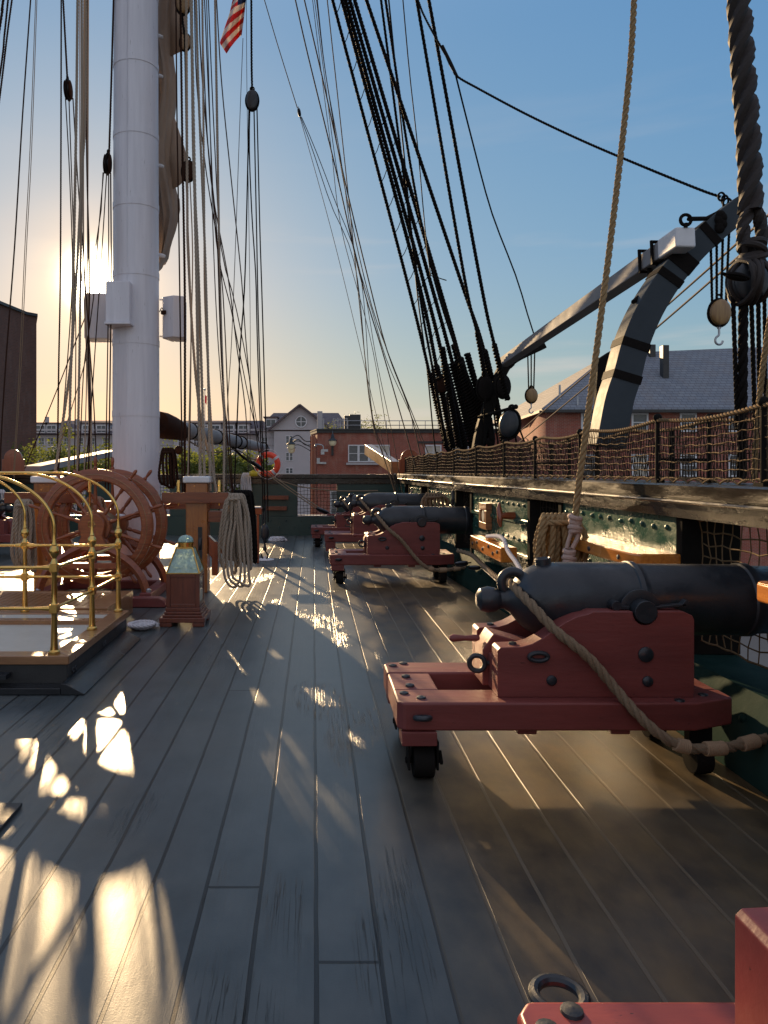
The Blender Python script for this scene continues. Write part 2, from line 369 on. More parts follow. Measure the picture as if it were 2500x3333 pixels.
for k in ('fred', 'fwhite', 'fblue'):
    t = M[k].node_tree; tr = t.nodes.new('ShaderNodeBsdfTranslucent'); mx = t.nodes.new('ShaderNodeMixShader'); mx.inputs[0].default_value = .45
    bs = t.nodes['Principled BSDF']; out = t.nodes['Material Output']; t.links.new(bs.outputs[0], mx.inputs[1]); t.links.new(tr.outputs[0], mx.inputs[2]); t.links.new(mx.outputs[0], out.inputs[0])
    tr.inputs[0].default_value = {'fred': (.7, .08, .05, 1), 'fwhite': (.8, .75, .7, 1), 'fblue': (.05, .07, .2, 1)}[k]
t = M['leaf'].node_tree; tr = t.nodes.new('ShaderNodeBsdfTranslucent'); mx = t.nodes.new('ShaderNodeMixShader'); mx.inputs[0].default_value = .35
t.links.new(t.nodes['Principled BSDF'].outputs[0], mx.inputs[1]); t.links.new(tr.outputs[0], mx.inputs[2]); t.links.new(mx.outputs[0], t.nodes['Material Output'].inputs[0]); tr.inputs[0].default_value = (.22, .26, .04, 1)
for k_ in ('grey', 'post', 'tar', 'netd', 'wway', 'pale', 'tarb'): M[k_].node_tree.nodes['Principled BSDF'].inputs['IOR'].default_value = 1.14
for k_, v_ in (('grey', .3), ('pale', .2), ('tar', .2), ('netd', .1), ('net', .2)): M[k_].node_tree.nodes['Principled BSDF'].inputs['Specular IOR Level'].default_value = v_
# bubbled old glass of the binnacle: bent reflections and pale patches of the world behind
s = NT('old_glass'); s.b.inputs['Transmission Weight'].default_value = .35; s.b.inputs['IOR'].default_value = 1.45
s.bump(s.noise(s.mapping(), 9, 3, .5), .9, .06); M['oglass'] = s.set((.42, .62, .58), .07)
s = NT('milky_glass'); M['lampglass'] = s.set((.75, .68, .45), .3)

# ------------------------------------------------------------------ setting
d = MB(); d.add([(-8, -6, 0), (2.6, -6, 0), (2.6, 18.1, 0), (-8, 18.1, 0)], [(0, 1, 2, 3)])
d.add([(-8, -6, -.2), (2.6, -6, -.2), (2.6, 18.1, -.2), (-8, 18.1, -.2)], [(0, 3, 2, 1)])
struct('deck', d, M['deck'])
d = MB(); d.add([(-3000, 24, -6), (3000, 24, -6), (3000, 4000, -6), (-3000, 4000, -6)], [(0, 1, 2, 3)]); d.add([(-3000, 24, -6), (3000, 24, -6), (3000, 24, -9), (-3000, 24, -9)], [(3, 2, 1, 0)])
struct('ground', d, M['grass'])
s = NT('harbour_water'); s.bump(s.noise(s.mapping(), .8, 5), .5, .3); w_ = s.set((.02, .035, .04), .08)
d = MB(); d.add([(-3000, -3000, -8), (3000, -3000, -8), (3000, 24, -8), (-3000, 24, -8)], [(0, 1, 2, 3)]); struct('water', d, w_)

# ------------------------------------------------------------------ starboard bulwark
XB = [(-6, 2.45), (5, 2.42), (7.5, 2.38), (11, 2.22), (14, 2.15), (18.3, 2.1)]
def Xb(y):
    for (a, p), (b, q) in zip(XB, XB[1:]):
        if y <= b: return p+(q-p)*(y-a)/(b-a)
    return XB[-1][1]
def run(mb, prof, y0, y1, step=.5):       # prof of (dx,z) swept along the curved side
    n = max(1, int((y1-y0)/step)); m = len(prof); vs = []
    ar = sum(prof[i][0]*prof[(i+1)%m][1]-prof[(i+1)%m][0]*prof[i][1] for i in range(m))
    if ar < 0: prof = prof[::-1]
    for i in range(n+1):
        y = y0+(y1-y0)*i/n
        vs += [(Xb(y)+dx, y, z) for dx, z in prof]
    fs = [tuple(range(m)), tuple(range((n+1)*m-1, n*m-1, -1))]
    for i in range(n):
        for k in range(m): fs.append((i*m+k, (i+1)*m+k, (i+1)*m+(k+1)%m, i*m+(k+1)%m))
    mb.add(vs, fs)
PORTS = [(.72, 1.84), (3.75, 4.87), (7.05, 8.04), (10.4, 11.4), (13.7, 14.6), (16.2, 16.9)]
bw = thing('starboard_bulwark', 'green bulwark with bolt heads and gun ports along the right side of the deck', 'bulwark', (2.4, 6, 0))
e = [-6]+[v for p in PORTS for v in p]+[18.2]
for i in range(0, len(e), 2):
    m = MB(); y0, y1 = e[i], e[i+1]; run(m, [(0, .40), (0, 1.30), (.34, 1.30), (.34, .40)], y0, y1)
    if y0 > -5:
        for row in range(4):                                       # raised plank edges and bolts
            z = .55+row*.2; k = 0; y = y0+.08+(.09 if row % 2 else 0)
            while y < y1-.05:
                r_ = Matrix.Rotation(0, 3, 'X'); m.ball((Xb(y)-.002, y, z+.06+random.uniform(-.01, .01)), .021, 10, (.75, 1, 1)); y += random.uniform(.17, .22); k += 1
        run(m, [(-.022, 1.0), (-.022, 1.035), (.01, 1.05), (.01, .99)], y0+.01, y1-.01)
        run(m, [(-.012, .62), (-.02, .65), (.01, .66), (.01, .61)], y0+.01, y1-.01)
    obj('inner_planking', m, M['green'], bw, bevel=0)
m = MB(); run(m, [(-.20, .002), (-.20, .10), (-.045, .40), (.34, .395), (.34, .002)], -6, 18.0)
y = -1
while y < 18: m.ball((Xb(y)-.115, y, .265), .026, 10, (.8, 1, .9)); y += .62
obj('waterway', m, M['wway'], bw)
m = MB(); run(m, [(-.085, 1.412), (-.095, 1.425), (-.095, 1.50), (-.08, 1.512), (.50, 1.512), (.50, 1.412)], -6, 18.3)
run(m, [(-.100, 1.3855), (-.106, 1.392), (-.108, 1.399), (-.100, 1.409), (.47, 1.411), (.47, 1.384)], -6, 18.3)
run(m, [(-.05, 1.292), (-.062, 1.383), (.46, 1.383), (.46, 1.292)], -6, 18.3)
obj('rail_cap', m, M['black'], bw)
for a, b in PORTS:
    for y0, y1 in ((a-.006, a+.07), (b-.07, b+.006)): m = MB(); run(m, [(-.02, .402), (-.02, 1.291), (.36, 1.291), (.36, .402)], y0, y1, 1); obj('port_jamb', m, M['post'], bw)

def wav(i, j, amp): return amp*(math.sin(i*1.7+j*2.3)+math.sin(i*.9-j*1.1))*.5
def net_panel(mb, y0, y1, z0, z1, dx, sy, sz, r, amp=.006, scallop=0, xf=None, topz=None, two=0):
    xf = xf or Xb; ny = max(1, int(round((y1-y0)/sy))); nz = max(1, int(round((z1-z0)/sz)))
    def pt(i, j):
        y = y0+(y1-y0)*i/ny; t = j/nz; zt = topz(y) if topz else z1
        return V((xf(y)+dx+wav(i, j, amp), y+wav(j, i*.7, amp), z0+(zt-z0)*t+wav(i*1.3, j*.8, amp)))
    mb.mi = two
    for i in range(ny+1): mb.tube([pt(i, j) for j in range(nz+1)], r, 4)
    mb.mi = 0
    for j in range(nz+1): mb.tube([pt(i, j) for i in range(ny+1)], r*(1.15 if 0 < j < nz else 1.6), 4)
for q, (a, b) in enumerate(PORTS[:5]):
    m = MB()
    net_panel(m, a+.08, b-.08, .5 if q else .45, 1.28, .10, .085, .082, .0042, .014)
    o = obj('port_net', m, M['net'] if q in (1,) else M['netd'])
    tag(o, ['rope net across the gun port at the lower right corner of the photo', 'sagging light rope net in the open gun port beside the large near carronade muzzle', 'dark net in the gun port behind the hanging manila coil', 'dark net in the gun port behind the second carronade', 'dark net in the gun port behind the third carronade'][q], 'port net', 'nets across the gun ports')

# hammock netting and its stanchions on the rail
def topz(y): return 1.955-.0045*max(0, y-5)*1.2-.035*abs(math.sin(PI*(y-5.28)/1.25))
hn = thing('hammock_netting', 'double rope netting on iron stanchions running along the top of the starboard rail', 'netting', (2.5, 8, 1.512))
m = MB(); net_panel(m, 2.0, 17.4, 1.545, 1.93, .05, .038, .055, .0034, .007, topz=topz, two=1); obj('inner_net', m, [M['net'], M['netd']], hn)
m = MB(); net_panel(m, 2.0, 17.4, 1.545, 1.93, .42, .042, .055, .0034, .007, topz=topz); obj('outer_net', m, M['netd'], hn)
m = MB()
for dx in (.05, .42):
    ropegeo(m, [V((Xb(y)+dx-.004, y, topz(y)+.004)) for y in [2+.25*i for i in range(62)]], .014)
    pts = []; y = 2.0
    while y < 17.4:
        for t in range(5): pts.append(V((Xb(y)+dx-.008, y+.19*t/5, 1.518+.028*math.sin(PI*t/5))))
        y += .19
    ropegeo(m, pts, .007, True, False)
obj('edge_rope', m, M['net'], hn)
for i, y in enumerate([2.9, 4.05, 5.28, 6.75, 8.0, 9.1, 10.4, 11.8, 13.2, 14.6, 16.0, 17.3]):
    m = MB()
    for dx in ((.05, .42) if i % 2 == 0 else (.05,)):
        x = Xb(y)+dx; m.cyl((x, y, 1.512), (x, y, topz(y)-.01), .017, .015, n=10); m.box(x-.03, x+.03, y-.045, y+.045, 1.5125, 1.53)
        m.ball((x, y, topz(y)+.022), .030, 12); m.cyl((x, y, topz(y)-.02), (x, y, topz(y)+.002), .018, n=10)
    m.box(Xb(y)+.06, Xb(y)+.42, y-.012, y+.012, 1.66, 1.684) if i % 2 == 0 else None
    obj('stanchion', m, M['post'], hn)
    if i < 9:
        m = MB(); x = Xb(y+.55)+.43; m.cyl((x, y+.55, 1.513), (x, y+.55, topz(y+.55)), .02, n=8); obj('stanchion', m, M['post'], hn)

# round-topped end boards of the hammock netting
def end_board(x0, x1, y, label):
    m = MB(); c = (x0+x1)/2; w = (x1-x0)/2; r_ = w*.82
    poly = [(x0, 1.51), (x1, 1.51), (x1, 1.86), (c+r_, 1.86)]+[(c+r_*math.cos(PI*k/14), 1.88+r_*math.sin(PI*k/14)) for k in range(15)]+[(c-r_, 1.86), (x0, 1.86)]
    m.prism(poly, y-.035, y+.035); tag(obj('netting_end_board', m, M['brown'], bevel=.008, org=(c, y, 1.51)), label, 'end board', 'round-topped end boards of the netting')
end_board(2.03, 2.55, 17.5, 'round-topped brown board closing the far end of the starboard netting')
end_board(-7.42, -6.90, 17.6, 'round-topped brown board at the left edge of the photo behind the brass hoops')

# ------------------------------------------------------------------ stern bulwark
sb = thing('stern_bulwark', 'dark green bulwark with black cap and square ports across the stern', 'bulwark', (-2.5, 18.1, 0))
YS = 18.0; SP = [(-6.3, -5.55), (-4.4, -3.5), (-2.3, -1.49), (-.39, .58)]
m = MB(); xs = [-7.4]+[v for p in SP for v in p]+[2.5]
for i in range(0, len(xs), 2): m.box(xs[i], xs[i+1], YS, YS+.25, .475, 1.262)
m.box(-7.4, 2.5, YS+.002, YS+.248, -.01, .474)
for x_, z_ in [(-1.2+.37*i, .2+.0*i) for i in range(10)]: m.ball((x_, YS, z_), .02, 8); m.ball((x_+.17, YS, .36), .02, 8)
obj('wall', m, M['greend'], sb, bevel=.006)
m = MB(); m.box(-7.5, 2.2, YS-.07, YS+.36, 1.40, 1.50); m.box(-7.5, 2.2, YS-.03, YS+.3, 1.263, 1.399); obj('rail_cap', m, M['black'], sb, bevel=.008)
m = MB()
for a, b in SP: m.box(a, b, YS-.01, YS+.26, .472, .492)
obj('port_sills', m, M['whitetrim'], sb)
for q, (x0, x1, z) in enumerate([(-1.245, -.60, .93), (-1.15, -.64, .67)]):
    m = MB(); m.box(x0, x1, YS-.12, YS-.002, z-.05, z+.05); obj('shelf', m, M['cabin'], sb, bevel=.008)
for q, (a, b) in enumerate(SP):
    m = MB(); n = 12
    for i in range(n+1):
        x = a+(b-a)*i/n; m.tube([V((x+wav(i, j, .012), YS-.03, .49+.77*j/9)) for j in range(10)], .005, 4)
    for j in range(10): m.tube([V((a+(b-a)*i/n, YS-.034, .49+.77*j/9+wav(i, j, .012))) for i in range(n+1)], .005, 4)
    tag(obj('port_net', m, M['netd']), ['black net in the stern port at the left edge', 'black net in the stern port left of the wheel', 'black net in the narrow stern port behind the rope hanks', 'black net in the stern port through which the red brick wall shows'][q], 'port net', 'nets across the stern ports')
def text(body, size, loc, rot, mat, parent, name='lettering', ext=.002):
    c = bpy.data.curves.new(name, 'FONT'); c.body = body; c.size = size; c.extrude = ext; c.align_x = 'CENTER'; c.align_y = 'CENTER'
    t = bpy.data.objects.new(name+'_tmp', c); COL.objects.link(t); bpy.context.view_layer.update()
    me = bpy.data.meshes.new_from_object(t.evaluated_get(bpy.context.evaluated_depsgraph_get())); COL.objects.unlink(t); bpy.data.objects.remove(t)
    o = bpy.data.objects.new(name, me); COL.objects.link(o); me.materials.clear(); me.materials.append(mat)
    o.parent = parent; o.location = V(loc)-base(parent); o.rotation_euler = rot; return o
text('DO NOT', .062, (P(903, 1551, 17.9).x, YS-.0735, 1.447), (PI/2, 0, 0), M['paleink'], sb)
text('CLIMB', .062, (P(903, 1551, 17.9).x, YS-.0335, 1.37), (PI/2, 0, 0), M['paleink'], sb)

# port-side bulwark, far left
pb = thing('port_bulwark', 'dark green bulwark with black cap along the far left side of the deck', 'bulwark', (-7.4, 12, 0))
m = MB()
for a, b in ((-6, 2.7), (3.8, 6), (7, 9.2), (10.2, 12.4), (13.8, 15.6), (16.4, 18.0)): m.box(-7.7, -7.38, a, b, .4, 1.3)
m.box(-7.7, -7.38, -6, 18, 0.002, .399); obj('wall', m, M['greend'], pb)
m = MB(); m.box(-7.8, -7.3, -6, 18, 1.301, 1.5); obj('rail_cap', m, M['black'], pb, bevel=.01)
m = MB()
def xl(y): return -7.4
net_panel(m, 6.0, 17.5, 1.52, 1.93, -.1, .09, .09, .006, .01, xf=xl); tag(obj('port_side_netting', m, M['netd']), 'dark rope netting along the port rail beyond the left edge', 'netting')

# stern davit beams
def beam(name, a, b, w, h, mat, label, cat='beam', parent=None, bev=.012):
    a, b = V(a), V(b); m = MB(); dd = (b-a); u = dd.cross(V((0, 0, 1))).normalized(); n = u.cross(dd).normalized()
    m.obox((a+b)/2, dd/2, u*w/2, n*h/2); o = obj(name, m, mat, parent, bevel=bev, org=None if parent else tuple(a))
    if label: tag(o, label, cat)
    return o
beam('stern_davit_beam', (2.02, 18.1, 1.66), (1.60, 21.5, 2.20), .22, .30, M['teak'], 'sunlit square beam rising over the stern rail at the right beside the round-topped board')
beam('stern_davit_beam', (-6.95, 18.2, 1.62), (-6.4, 23.5, 2.16), .45, .16, M['pale'], 'shining long beam slanting up over the stern rail left of the mast')

# ------------------------------------------------------------------ carronades
def carronade(kind='roller'):
    """local frame: x = 0 at the inboard end of the slide, y = 0 on the barrel's axis, deck at z = 0"""
    t = thing('carronade', 'x', 'cannon'); k = kind
    red = M['red'] if k != 'near' else M['redw']
    def o(name, mb, mat, par=t, bev=0, **kw): return obj(name, mb, mat, par, bevel=bev, local=True, **kw)
    up = .09 if k == 'screw' else 0
    # slide
    m = MB(); z0, z1 = .27, .416
    if k == 'screw':
        m.box(0, 1.78, -.38, .38, z0, z1)
    else:
        for s_ in (-1, 1): m.prismz([(0.03, s_*.40), (1.52, s_*.40), (1.76, s_*.30), (1.76, s_*.20), (1.76, s_*.165), (0.0, s_*.165), (0.0, s_*.36)], z0, z1)
        m.box(0.002, .25, -.164, .164, z0+.004, z1-.003); m.box(1.15, 1.755, -.164, .164, z0+.004, z1-.003)
    o('slide', m, red, bev=.014)
    for s_ in (-1, 1): m = MB(); m.box(.02, .20, s_*.405 if s_ < 0 else .28, -.28 if s_ < 0 else .405, z0-.075 if k != 'screw' else .1, z0-.002); o('slide_block', m, red, bev=.006)
    for x_ in (.62, 1.1): m = MB(); m.box(x_, x_+.10, -.36, .36, z0-.03, z0-.001); o('cross_batten', m, red, bev=.006)
    if k != 'screw':
        for s_ in (-1, 1):
            m = MB(); x = .14; m.lathe([(.028, -.055), (.082, -.052), (.086, -.03), (.086, .05), (.08, .056), (.028, .058)], (x, s_*.30, .087), (1, 0, 0), 22)
            m.cyl((x-.09, s_*.30, .087), (x+.10, s_*.30, .087), .016, n=10); m.obox((x+.095, s_*.30, .10), (.008, 0, 0), (0, .03, .02), (0, -.006, .01))
            for xx in (x-.075, x+.072): m.prismz([(xx-.006, s_*.30-.05), (xx+.006, s_*.30-.05), (xx+.006, s_*.30+.05), (xx-.006, s_*.30+.05)], .05, .20)
            o('roller', m, M['post'], bev=.003)
            m = MB(); m.lathe([(.02, -.05), (.085, -.045), (.09, 0), (.085, .045), (.02, .05)], (1.60, s_*.26, .091), (1, 0, 0), 22); m.box(1.54, 1.66, s_*.26-.03, s_*.26+.03, .13, .268); o('roller', m, M['post'], bev=.003)
    # cheeks
    prof = [(.53, z1), (.53, .66), (.545, .675), (.66, .680), (.71, .695), (.77, .727), (.82, .764), (.885, .808), (.95, .838), (1.0, .849), (1.028, .862), (1.235, .862)]
    prof += [(1.299+.064*math.cos(a), .856+.064*math.sin(a)) for a in [PI+PI*i/10 for i in range(11)]]
    prof += [(1.37, .862), (1.50, .862), (1.545, .842), (1.555, .82), (1.555, z1)]
    if k == 'near': prof = [(x-.085, z) for x, z in prof]
    for s_ in (-1, 1):
        m = MB(); m.prism([(x, z+(up if z > .5 else 0)) for x, z in prof], s_*.31, s_*.18); c = o('carriage_cheek', m, red, bev=.010)
        for x, z, r_ in ((1.30, .64, .040), (1.31, .50, .028), (.81, .505, .027)):
            m = MB(); m.lathe([(r_, -.004), (r_, .008), (r_*.7, .016), (.001, .019)], (x-(.085 if k == 'near' else 0), s_*.31, z+up), (0, s_, 0), 16); o('bolt_head', m, M['iron'], c)
        m = MB(); m.torus((.74-(.085 if k == 'near' else 0), s_*.322, .63+up), .042, .012, (0, s_, 0), sc=(1.15, .5), n=20, m=8)
        m.lathe([(.022, 0), (.020, .01), (.001, .014)], (.625, s_*.245, .679+up), (0, 0, 1), 12)
        o('tackle_ring', m, M['iron'], c)
    m = MB(); m.prism([(.50, z1), (.50, .61+up), (.56, .70+up), (.72, .655+up), (.95, .60+up), (.95, z1)], -.10, .10); m.box(.53, .62, -.178, .178, z1+.001, .60+up); q = o('quoin', m, red, bev=.008)
    m = MB(); m.lathe([(.010, 0), (.020, .02), (.014, .08), (.020, .13), (.022, .15), (.012, .17)], (.505, 0, .655+up), (-1, 0, 0), 14); o('quoin_handle', m, red, q)
    m = MB(); m.torus((.465, -.12, .545+up), .042, .014, (.25, 1, 0), n=22); m.cyl((.50, -.12, .545+up), (.535, -.12, .545+up), .013, n=8); o('eye_bolt', m, M['iron'])
    for x, y in ((.05, .31), (.12, .36), (.10, .08), (.10, -.10), (.05, -.24), (.13, -.32), (1.62, .27), (1.62, -.27), (1.45, -.365), (1.45, .365)):
        m = MB(); m.lathe([(.026, 0), (.024, .008), (.001, .014)], (x, y, z1-.001), (0, 0, 1), 12); o('stud', m, M['iron'])
    for s_ in (-1, 1):
        zr = .352 if k != 'near' else .39; m = MB(); m.torus((.12, s_*(.44 if k != 'near' else .445), zr), .045 if k != 'near' else .056, .014, (0, .25, 1) if k != 'near' else (0, 0, 1), n=24, sc=(1, .8 if k != 'near' else 1)); m.cyl((.12, s_*.395, zr-.01), (.12, s_*.41, zr-.01), .016, n=8); o('lifting_ring', m, M['iron'])
    # barrel
    za = .872+up; XA = (1, 0, 0)
    m = MB()
    m.lathe([(.001, .485), (.036, .488), (.062, .508), (.074, .55), (.066, .592), (.050, .618), (.052, .640), (.070, .668), (.105, .700), (.145, .735), (.175, .775), (.195, .822), (.205, .875), (.209, .93), (.209, 1.33),
             (.216, 1.335), (.217, 1.36), (.205, 1.372), (.200, 1.40), (.196, 1.95), (.204, 1.96), (.204, 2.0), (.190, 2.02), (.185, 2.22), (.15, 2.28), (.10, 2.28), (.10, 2.05), (.001, 2.05)], (0, 0, za), XA, 40)
    br = o('barrel', m, M['iron'])
    m = MB(); m.torus((.69, 0, za+.095), .062, .027, (0, 1, 0), n=28, m=12); o('cascabel_ring', m, M['iron'], br)
    m = MB(); m.lathe([(.045, -.02), (.045, .045), (.038, .05), (.030, .04), (.001, .035)], (.865, 0, za+.185), (-.12, 0, 1), 16) if k != 'screw' else m.lathe([(.03, 0), (.03, .02)], (.9, 0, za+.19), (0, 0, 1), 12); o('vent_patch', m, M['iron'], br)
    m = MB(); m.cyl((1.299, -.325, .861+up), (1.299, .325, .861+up), .059, n=24); o('trunnion', m, M['iron'], br, bev=.004)
    for s_ in (-1, 1):
        m = MB(); yy = s_*.245
        m.tube([V((1.299+.078*math.cos(a), yy, .862+up+.078*math.sin(a))) for a in [PI*i/12 for i in range(13)]], .012, 6, flat=(1, 2.8))
        m.cyl((1.165, yy-.03, .885+up), (1.165, yy+.03, .885+up), .026, n=12); m.obox((1.205, yy, .875+up), (.03, 0, 0), (0, .025, 0), (0, 0, .009)); m.obox((1.45, yy, .882+up), (.085, 0, .008), (0, .022, 0), (-.0008, 0, .006)); m.obox((1.53, yy, .896+up), (.012, 0, .014), (0, .022, 0), (-.008, 0, .006)); o('capsquare', m, M['iron'], bev=.002)
    if k == 'screw':
        m = MB(); m.lathe([(.02, -.42), (.016, -.40), (.016, -.1), (.03, -.09), (.045, -.05), (.045, .03), (.02, .06), (.018, .16), (.036, .18), (.04, .21), (.02, .24)], (.50, 0, .92), (0, 0, 1), 16); m.obox((.50, 0, .53), (.10, 0, 0), (0, .012, 0), (0, 0, .01)); m.cyl((.40, 0, .53), (.40, 0, .57), .01, n=8); m.cyl((.60, 0, .53), (.60, 0, .57), .01, n=8); o('elevating_screw', m, M['iron'])
    return t
GUNS = [('near', .445, 1.25, 'inboard corner of a worn red carronade slide cut off at the bottom right corner'),
        ('roller', .43, 4.15, 'largest black carronade on a red wooden carriage and slide at the right of the deck'),
        ('roller', .23, 10.70, 'second black carronade on red carriage with tan rope through its ring, mid deck'),
        ('screw', .21, 14.0, 'carronade with an upright elevating screw, on a solid red slide beyond the second one'),
        ('roller', -.05, 15.6, 'farthest carronade on the right side, close to the stern wall')]
protos = {}
for k, gx, gy, lab in GUNS:
    if k not in protos: g = carronade(k); protos[k] = g
    else: g = copy_tree(protos[k])
    g.location = (gx, gy, 0); g['label'] = lab; g['group'] = 'carronades along the starboard side'
g = copy_tree(protos['roller']); g.location = (-5.17, 13.9, 0); g.rotation_euler.z = PI; g['label'] = 'port side carronade on a red carriage at the left edge behind the brass hoops'; g['group'] = 'carronades along the port side'

def breech(gx, gy, label, strands=True, sei=True, r=.026, up=0):
    t = thing('breeching_rope', label, 'rope', (gx+1.2, gy-.4, .5), 'breeching ropes of the guns')
    pts = [(.69, .10, .945+up), (.69, .02, .955+up), (.70, -.10, .93+up), (.745, -.22, .87+up), (.82, -.30, .775+up), (.91, -.345, .70+up*.5), (1.0, -.36, .62), (1.10, -.375, .50), (1.19, -.43, .385), (1.28, -.475, .295), (1.38, -.49, .235), (1.48, -.49, .215), (1.60, -.48, .215), (1.75, -.44, .225), (1.95, -.38, .25), (2.1, -.3, .30)]
    m = MB(); ps = [V((gx+a, gy+b, c)) for a, b, c in pts]; ropegeo(m, ps, r, True); obj('rope', m, M['manilad'], t)
    if sei:
        for a, b in ((9.9, 10.5), (11.3, 12.1), (12.8, 13.3)):
            m = MB(); q = [ps[int(a)].lerp(ps[int(a)+1], a-int(a)), ps[int(b)].lerp(ps[min(int(b)+1, len(ps)-1)], b-int(b))]
            if int(a) != int(b): q.insert(1, ps[int(b)])
            q = resample(q, .0045, False); m.tube(q, [r*1.32+(.0016 if i % 2 else 0) for i in range(len(q))], 14); obj('seizing', m, M['seize'], t)
breech(.43, 4.15, 'thick tan breeching rope looped through the ring of the largest carronade')
breech(.23, 10.70, 'tan breeching rope sagging along the second carronade')
breech(.21, 14.0, 'tan breeching rope hanging from the ring of the carronade with the screw', sei=False, up=.09)
breech(-.05, 15.6, 'tan breeching rope on the farthest carronade', sei=False)
m = MB(); ropegeo(m, [(-5.86, 13.9, .95), (-5.88, 13.6, .9), (-6.0, 13.5, .7), (-6.3, 13.4, .45), (-7.0, 13.3, .3)], .026); tag(obj('breeching_rope', m, M['manilad']), 'tan breeching rope on the port gun at the left edge', 'rope', 'breeching ropes of the guns')

# ------------------------------------------------------------------ fittings of the starboard bulwark
def pin_rail(y0, y1, z, label, x0=2.10, th=.095):
    m = MB(); m.prismz([(x0, y0+.05), (x0+.03, y0), (Xb(y0)-.004, y0), (Xb(y1)-.004, y1), (x0+.03, y1), (x0, y1-.05)], z-th, z)
    m2 = MB(); t = obj('pin_rail', m, M['varnY'], bevel=.016, org=(2.2, (y0+y1)/2, z)); tag(t, label, 'pin rail', 'varnished pin rails on the bulwark')
    for i in range(3):
        m2.mi = 0; yy = y0+.25+(y1-y0-.5)*i/2; m2.lathe([(.018, 0), (.016, .01), (.001, .014)], (x0, yy, z-th/2), (-1, 0, 0), 10)
    obj('bolts', m2, M['iron'], t)
pin_rail(2.0, 3.54, 1.07, 'rounded amber end of a varnished pin rail at the right edge of the photo')
pin_rail(4.82, 6.4, 1.05, 'varnished pin rail behind the barrel of the largest carronade, right of the coil')
m = MB(); m.box(2.02, 2.20, 7.95, 9.5, .60, .765)
t = tag(obj('timber_fender', m, M['varnY'], bevel=.012, org=(2.1, 8.7, .7)), 'short square varnished timber with bolt heads lying by the bulwark beyond the coil', 'timber')
m = MB()
for y, z in ((8.1, .70), (8.3, .66), (8.5, .72), (8.8, .66), (9.1, .71), (9.35, .67)): m.lathe([(.022, 0), (.018, .012), (.001, .016)], (2.02, y, z), (-1, 0, 0), 10)
obj('bolt_heads', m, M['iron'], t)
# horned cleat and sheave plate
m = MB(); c = V((2.17, 8.55, 1.07))
m.tube([c+V((0, -.02, -.13)), c+V((-.01, -.012, -.07)), c, c+V((-.01, .03, .09)), c+V((0, .05, .15))], [.014, .030, .040, .028, .012], 10); m.cyl(c, c+V((.2, 0, 0)), .035, .05, n=10)
tag(obj('horned_cleat', m, M['brown'], org=tuple(c)), 'brown wooden horned cleat on the green bulwark', 'cleat')
c = V((2.24, 9.65, 1.0)); m = MB()
m.box(c.x-.03, c.x+.05, c.y-.20, c.y+.20, c.z+.08, c.z+.17); m.box(c.x-.03, c.x+.05, c.y-.20, c.y+.20, c.z-.17, c.z-.08); m.box(c.x-.03, c.x+.05, c.y-.20, c.y-.12, c.z-.079, c.z+.079); m.box(c.x-.03, c.x+.05, c.y+.12, c.y+.20, c.z-.079, c.z+.079)
t = tag(obj('sheave_frame', m, M['teak'], bevel=.006, org=tuple(c)), 'small weathered wooden sheave frame let into the green bulwark beyond the cleat', 'sheave frame')
m = MB(); m.cyl(c+V((-.02, 0, 0)), c+V((.04, 0, 0)), .075, n=18); obj('sheave', m, M['steel'], t)
def block(loc, size, mat, label, d=(0, 0, 1), cat='pulley block', group=None, strop=None, hook=False, wide=.62, sheaves=1, rz=0, name='pulley_block'):
    """egg shaped shell round sheaves, rope strop around it; d = direction the strop eye points"""
    t = thing(name, label, cat, tuple(loc), group); dd = V(d).normalized(); q = dd.to_track_quat('Z', 'Y').to_matrix() @ Matrix.Rotation(rz, 3, 'Z')
    m = MB(); n = sheaves+1; w = size*wide*1.25; th = w/n*.55
    for i in range(n):
        off = (i-(n-1)/2)*w/n*1.0 if n > 1 else 0
        m.ball(V(loc)+q@V((0, off, 0)), size, 16, (wide, th/size*1.05, 1.0), q)
    obj('shell', m, mat, t)
    m = MB()
    for i in range(sheaves):
        off = (i-(sheaves-1)/2)*w/n; a = V(loc)+q@V((0, off-th*.4, 0)); b = V(loc)+q@V((0, off+th*.4, 0)); m.cyl(a, b, size*wide*.86, n=16)
    obj('sheave', m, M['iron'], t)
    m = MB(); pts = [V(loc)+q@V((size*(wide+.05)*math.sin(a), 0, size*1.08*math.cos(a))) for a in [2*PI*k/24 for k in range(24)]]
    m.tube(pts, size*.10, 6, closed=True); m.torus(V(loc)+q@V((0, 0, size*1.22)), size*.20, size*.09, q@V((0, 1, 0)), 14, 6); obj('strop', m, strop or M['tar'], t)
    if hook:
        b = V(loc)-dd*size*1.12; m = MB(); S_ = size*.55
        pts = [b, b-dd*S_*.5, b-dd*S_*1.1]+[b-dd*S_*1.9+q@V((S_*.55*math.sin(a), 0, S_*.62*math.cos(a))) for a in [PI*k/9*1.35+.35 for k in range(10)]]
        m.tube(resample(pts, S_*.2), [S_*.16]*len(resample(pts, S_*.2)), 8); m.torus(b, S_*.22, S_*.12, (0, 1, 0), 14, 6); obj('hook', m, M['steel'] if mat is M['block'] else M['iron'], t)
    return t
